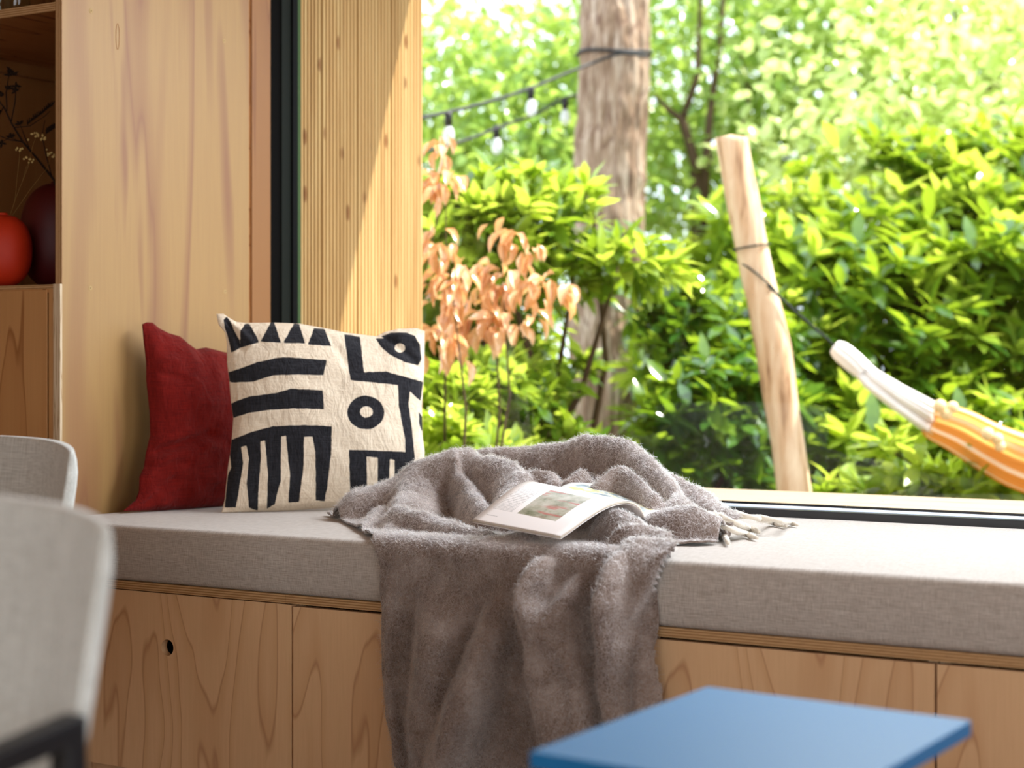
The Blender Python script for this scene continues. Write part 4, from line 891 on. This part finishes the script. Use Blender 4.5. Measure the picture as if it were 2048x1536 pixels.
tree('slender green tree with several stems to the right of the pine trunk', [(W(1400, 150, 10.5), (1.0, .9, .6)), (W(1350, 350, 10.2), (.6, .6, .45)), (W(1480, 330, 10.6), (.7, .6, .5)), (W(1560, 120, 10.8), (.8, .8, .6)), (W(1480, -60, 10.6), (1.2, .9, .5)), (W(1330, 480, 10.0), (.6, .5, .5))], 4200, .085, L_hazel, 21,
     [([W(1400, 860, 9.8), W(1395, 480, 9.8), W(1392, 330, 9.8), W(1365, 240, 9.8), W(1350, 228, 9.8)], .045), ([W(1365, 240, 9.8), W(1395, 150, 9.8), W(1400, 40, 9.9), W(1402, -80, 10)], .022), ([W(1405, 480, 9.8), W(1412, 330, 9.8), W(1420, 230, 9.8), W(1438, 100, 10), W(1450, -40, 10)], .03), ([W(1365, 240, 9.8), W(1335, 218, 9.8), W(1310, 190, 9.9)], .02), ([W(1412, 330, 9.8), W(1480, 270, 9.9), W(1500, 190, 10), W(1480, 110, 10)], .018)], 220)
tree('green tree filling the view left of the pine trunk behind the string lights', [(W(960, 180, 10.6), (.9, .9, .5)), (W(1080, 260, 10.4), (.8, .8, .5)), (W(900, 330, 10.3), (.7, .8, .5)), (W(1050, 380, 10.0), (.8, .7, .45)), (W(1150, 120, 11), (.7, .8, .4)), (W(880, 110, 11), (.7, .8, .3))], 4200, .088, L_hazel, 22,
     [([W(930, 860, 10.3), W(935, 480, 10.3), W(930, 300, 10.3)], .03)], 200)
tree('pale sunlit tree above the laurel bush at the upper right', [(W(1750, 200, 10.0), (1.0, .9, .6)), (W(1950, 180, 10.2), (1.0, .9, .6)), (W(1650, 60, 10.6), (1.0, .9, .6)), (W(1850, 20, 10.6), (1.0, .9, .5)), (W(2100, 120, 10.2), (1.0, .9, .8)), (W(1700, 330, 9.6), (.8, .7, .4)), (W(1930, 330, 9.6), (.9, .7, .4))], 5200, .10, L_pale, 23,
     [([W(1800, 860, 10.3), W(1810, 480, 10.3), W(1800, 260, 10.3), W(1840, 60, 10.4), W(1850, -80, 10.5)], .05), ([W(1805, 320, 10.3), W(1700, 160, 10.3), W(1660, 40, 10.3)], .025), ([W(1802, 300, 10.3), W(1930, 160, 10.3), W(1980, 60, 10.3)], .025)], 220, name='pale_tree')
tree('far hedge of trees closing the garden behind all others', [(W(x, y, 15+((x*7+y) % 5)*.3), (1.9, 1.2, 1.2)) for x in range(500, 2900, 230) for y in (170, 430, 700)] , 9000, .15, L_hazel, 24,
     [([W(1230, 860, 15), W(1235, 300, 15), W(1230, -60, 15)], .1)], 60, name='background_tree')
tree('dark conifer crown at the top right corner', [(W(1950, 10, 14.0), (.8, .6, .35)), (W(2080, 30, 14.2), (.8, .6, .5)), (W(1960, -60, 14), (1, .6, .4))], 2600, .09, L_conif, 25,
     [([W(1985, 860, 14.4), W(1985, 300, 14.4), W(1990, -120, 14.4)], .14)], 40, name='conifer')
# pine trunk with bark relief
pt = empty('pine_tree', gz_at(W(1215, 900, 8.2)), 'thick pine trunk with rough grey brown bark wrapped by the light cable', 'tree')
axp = [(1205, 1250), (1208, 1000), (1212, 850), (1215, 600), (1220, 380), (1226, 150), (1230, 0), (1236, -300)]
hw = [96, 84, 78, 74, 74, 71, 68, 64]
nT, nZ = 96, 260; Vt = []
zz = np.linspace(0, len(axp)-1, nZ)
for z in zz:
    i = min(int(z), len(axp)-2); f = z-i; px = axp[i][0]*(1-f)+axp[i+1][0]*f; py = axp[i][1]*(1-f)+axp[i+1][1]*f; r = (hw[i]*(1-f)+hw[i+1]*f)*8.2/F; c = np.array(atD(px, py, 8.2))
    an = np.arange(nT)/nT*2*math.pi; Vt.append(np.c_[c[0]+r*np.cos(an), c[1]+r*np.sin(an), np.full(nT, c[2])])
Vt = np.concatenate(Vt); cxy = np.repeat(np.array([Vt[i*nT:(i+1)*nT, :2].mean(0) for i in range(nZ)]), nT, 0); rad = Vt[:, :2]-cxy; rad /= np.linalg.norm(rad, axis=1)[:, None]
bn = np.abs(vnoise(Vt*np.array([1, 1, .22]), 26, 31))*-.045+vnoise(Vt*np.array([1, 1, .35]), 55, 32)*.016+vnoise(Vt, 4, 33)*.03
Vt[:, :2] += rad*bn[:, None]
I = np.arange(nZ*nT).reshape(nZ, nT); J = np.roll(I, -1, 1); q = np.stack([I[:-1], J[:-1], J[1:], I[1:]], -1).reshape(-1, 4)
np_mesh('trunk', Vt, q, M_bark, pt)
# string lights: cables and lamps
def cable_thing(label, pts, r, lamps, wrap=None):
    e = empty('string_light', Vector(pts[0]), label, 'lights')
    MB().tube([Vector(p) for p in spl([tuple(p) for p in pts], 6*len(pts))], r*.85, 7).build('cable', M_cable, e, smooth=True)
    if wrap: MB().tube([Vector(p) for p in wrap], r, 7).build('cable', M_cable, e, smooth=True)
    for p, lit in lamps:
        p = Vector(p); MB().tube([p+Vector((0, 0, .012)), p, p-Vector((.002, 0, .045))], [.012, .017, .015], 10).build('socket', M_cable, e, smooth=True); sk = e.children[-1]
        sc = Vector((.001, 0, 0)); MB().lathe([(.012, -.045), (.02, -.06), (.024, -.085), (.019, -.105), (.006, -.115)], tuple(p+sc), 12).build('bulb', M_bulb, sk, smooth=True)
    return e
wr_ = []
cpx = atD(1227, 120, 8.2)
for k in range(13):
    a = math.radians(-150+k*22); wr_.append((cpx.x+.172*math.cos(a), cpx.y+.172*math.sin(a), cpx.z+.02+.008*math.sin(k)))
cable_thing('black cable of garden bulbs running from the pine trunk towards the slatted wall', [W(1296, 112, 8.0), W(1262, 108, 7.98), W(1235, 108, 7.98), W(1180, 128, 7.98), W(1120, 152, 7.8), W(1062, 176, 7.6), W(990, 200, 7.3), W(897, 224, 7.0), W(790, 246, 6.7)], .0085, [(W(1062, 178, 7.6), 1), (W(897, 230, 7.0), 0)], wr_)
cable_thing('second black bulb cable hanging lower behind the first one', [W(1175, 190, 8.4), W(1130, 196, 8.3), W(1078, 225, 8.2), W(995, 256, 7.9), W(920, 284, 7.6), W(820, 310, 7.3)], .0085, [(W(1130, 200, 8.3), 0), (W(993, 256, 7.9), 0)])
# leaning post
po = empty('garden_post', gz_at(W(1600, 1100, 6.3)), 'leaning peeled wooden post with weathered side and wire ties', 'post')
axp = [(1625, 1240), (1588, 985), (1570, 850), (1548, 700), (1520, 580), (1490, 430), (1461, 276)]
hw = [33, 33, 33, 34, 34, 34, 32]; nT, nZ = 40, 90; Vt = []
for z in np.linspace(0, len(axp)-1, nZ):
    i = min(int(z), len(axp)-2); f = z-i; px = axp[i][0]*(1-f)+axp[i+1][0]*f; py = axp[i][1]*(1-f)+axp[i+1][1]*f; r = (hw[i]*(1-f)+hw[i+1]*f)*6.3/F; c = np.array(atD(px, py, 6.3)); an = np.arange(nT)/nT*2*math.pi
    Vt.append(np.c_[c[0]+r*np.cos(an), c[1]+r*np.sin(an), np.full(nT, c[2])])
Vt = np.concatenate(Vt); cxy = np.repeat(np.array([Vt[i*nT:(i+1)*nT, :2].mean(0) for i in range(nZ)]), nT, 0); rad = Vt[:, :2]-cxy; Vt[:, :2] += rad*(vnoise(Vt*np.array([1, 1, .4]), 14, 35)*.28)[:, None]
I = np.arange(nZ*nT).reshape(nZ, nT); J = np.roll(I, -1, 1); q = np.stack([I[:-1], J[:-1], J[1:], I[1:]], -1).reshape(-1, 4)
tp_ = np.array([(nZ*nT-nT+k, nZ*nT-nT+(k+1) % nT, len(Vt), len(Vt)) for k in range(nT)])
Vt2 = np.r_[Vt, Vt[-nT:].mean(0)[None]+np.array([[0, 0, .012]])]
mbp = MB().add(Vt2, [tuple(f) for f in q]+[tuple(f[:3]) for f in tp_]); mbp.build('shaft', M_post, po, smooth=True)
for pa, pb3 in (((1476, 500), (1530, 488)), ((1486, 525), (1545, 585))):
    cc = atD((pa[0]+pb3[0])/2, (pa[1]+pb3[1])/2, 6.3); pts = []
    for k in range(17):
        a = 2*math.pi*k/16; q3 = Vector((math.cos(a)*.0645, math.sin(a)*.0645, 0)); lat = q3.dot(RGT)/.0645; pts.append(cc+q3+Vector((0, 0, -lat*(pb3[1]-pa[1])/2*6.3/F)))
    MB().tube(pts, .0035, 6).build('wire_tie', M_cord, po, smooth=True)
MB().tube([atD(1535, 570, 6.24), atD(1590, 622, 6.26), atD(1650, 674, 6.3), atD(1672, 694, 6.3)], .005, 7).build('hammock_rope', M_cord, smooth=True, label='dark cord tying the hammock end to the leaning post', cat='rope')
# hammock
def ham_mat():
    t = NT('orange striped hammock cloth'); uv = t.n('TexCoord').outputs['UV']; s = t.n('SeparateXYZ', n0=uv); fr = t.math('FRACT', t.math('MULTIPLY', s.outputs[0], 4.0))
    c = t.ramp(fr, [(0, srgb(246, 188, 104)), (.18, srgb(248, 196, 118)), (.2, srgb(250, 226, 180)), (.27, srgb(250, 232, 196)), (.29, srgb(244, 178, 92)), (.62, srgb(246, 190, 110)), (.64, srgb(252, 236, 206)), (.7, srgb(250, 226, 180)), (.72, srgb(242, 174, 90))], 'CONSTANT')
    t.base(c); t.rough(.85, .1)
    tl = t.n('BsdfTranslucent', n0=c); mx = t.n('MixShader', n0=.25, n1=t.b.outputs[0], n2=tl.outputs[0]); t.t.links.new(mx.outputs[0], t.out.inputs[0]); return t.m
M_ham = ham_mat(); M_hcord = plain('white cotton cord', srgb(246, 242, 238), .9, .1); M_tass = plain('cream tassel', srgb(250, 220, 168), .9, .1)
hm = empty('hammock', W(1860, 850, 6.2), 'orange and white striped hammock with white cords hanging in the garden', 'hammock')
def loft(name, path, hwid, m, folds, n=72, amp=.12, flat=.6, uvs=True):
    P = spl([(*W(x, y, d), h) for (x, y, d), h in zip(path, hwid)], 40); V = []; 
    for k in range(len(P)):
        c = Vector(P[k][:3]); a, b = P[max(k-1, 0)][:3], P[min(k+1, len(P)-1)][:3]; d = Vector(b-a).normalized(); u = d.cross(FWD).normalized(); w2 = u.cross(d); r = P[k][3]*6.2/F
        for i in range(n):
            an = 2*math.pi*i/n; rr = r*(1+amp*math.sin(folds*an+.4*math.sin(k*.2)+k*.03)); V.append(c+u*rr*math.cos(an)+w2*rr*flat*math.sin(an))
    V = np.array([tuple(v) for v in V]); I = np.arange(len(V)).reshape(-1, n); J = np.roll(I, -1, 1); q = np.stack([I[:-1], J[:-1], J[1:], I[1:]], -1).reshape(-1, 4)
    o = np_mesh(name, V, q, m, hm); uvl = o.data.uv_layers.new(name='UVMap'); uv = np.c_[(np.arange(len(V)) % n)/n, (np.arange(len(V))//n)/len(P)]
    li = np.zeros(len(o.data.loops), dtype=np.int32); o.data.loops.foreach_get('vertex_index', li); uvl.data.foreach_set('uv', uv[li].astype(np.float32).ravel()); return o
loft('cord_whipping', [(1670, 694, 6.3), (1682, 703, 6.29), (1705, 722, 6.28), (1728, 742, 6.27)], [15, 20, 21, 19], M_hcord, 9, amp=.06, flat=.9)
ends = [(1728, 742)]
for k in range(22):                                    # fan of suspension cords
    f = k/21; dz = .03*math.sin(k*1.9); wob = 3*math.sin(k*2.7)
    MB().tube([atD(1722-16*f, 716+24*f, 6.27+dz*.3), atD(1752-20*f, 742+30*f, 6.26+dz*.5), atD(1806-14*f+wob, 774+46*f, 6.23+dz), atD(1868-4*f+wob, 806+66*f, 6.2+dz)], .0078, 6).build('cord', M_hcord, hm, smooth=True)
loft('cloth', [(1862, 838, 6.2), (1872, 843, 6.2), (1920, 862, 6.17), (1985, 898, 6.12), (2060, 928, 6.07), (2200, 955, 6.0), (2450, 965, 5.9), (2750, 930, 5.8), (2950, 850, 5.7), (3040, 800, 5.66)], [30, 36, 42, 47, 54, 64, 76, 70, 48, 30], M_ham, 11, amp=.09, flat=.8)
for px, py, r in ((1880, 812, 14), (1905, 815, 13), (1893, 828, 13), (1975, 868, 14), (1995, 878, 13), (2000, 892, 12)):
    c = atD(px, py, 6.02); mb = MB(); mb.lathe([(.002, -r*.0016), (r*.0012, -r*.0012), (r*.0017, 0), (r*.0012, r*.0012), (.002, r*.0016)], tuple(c), 10); mb.build('tassel', M_tass, hm, smooth=True)
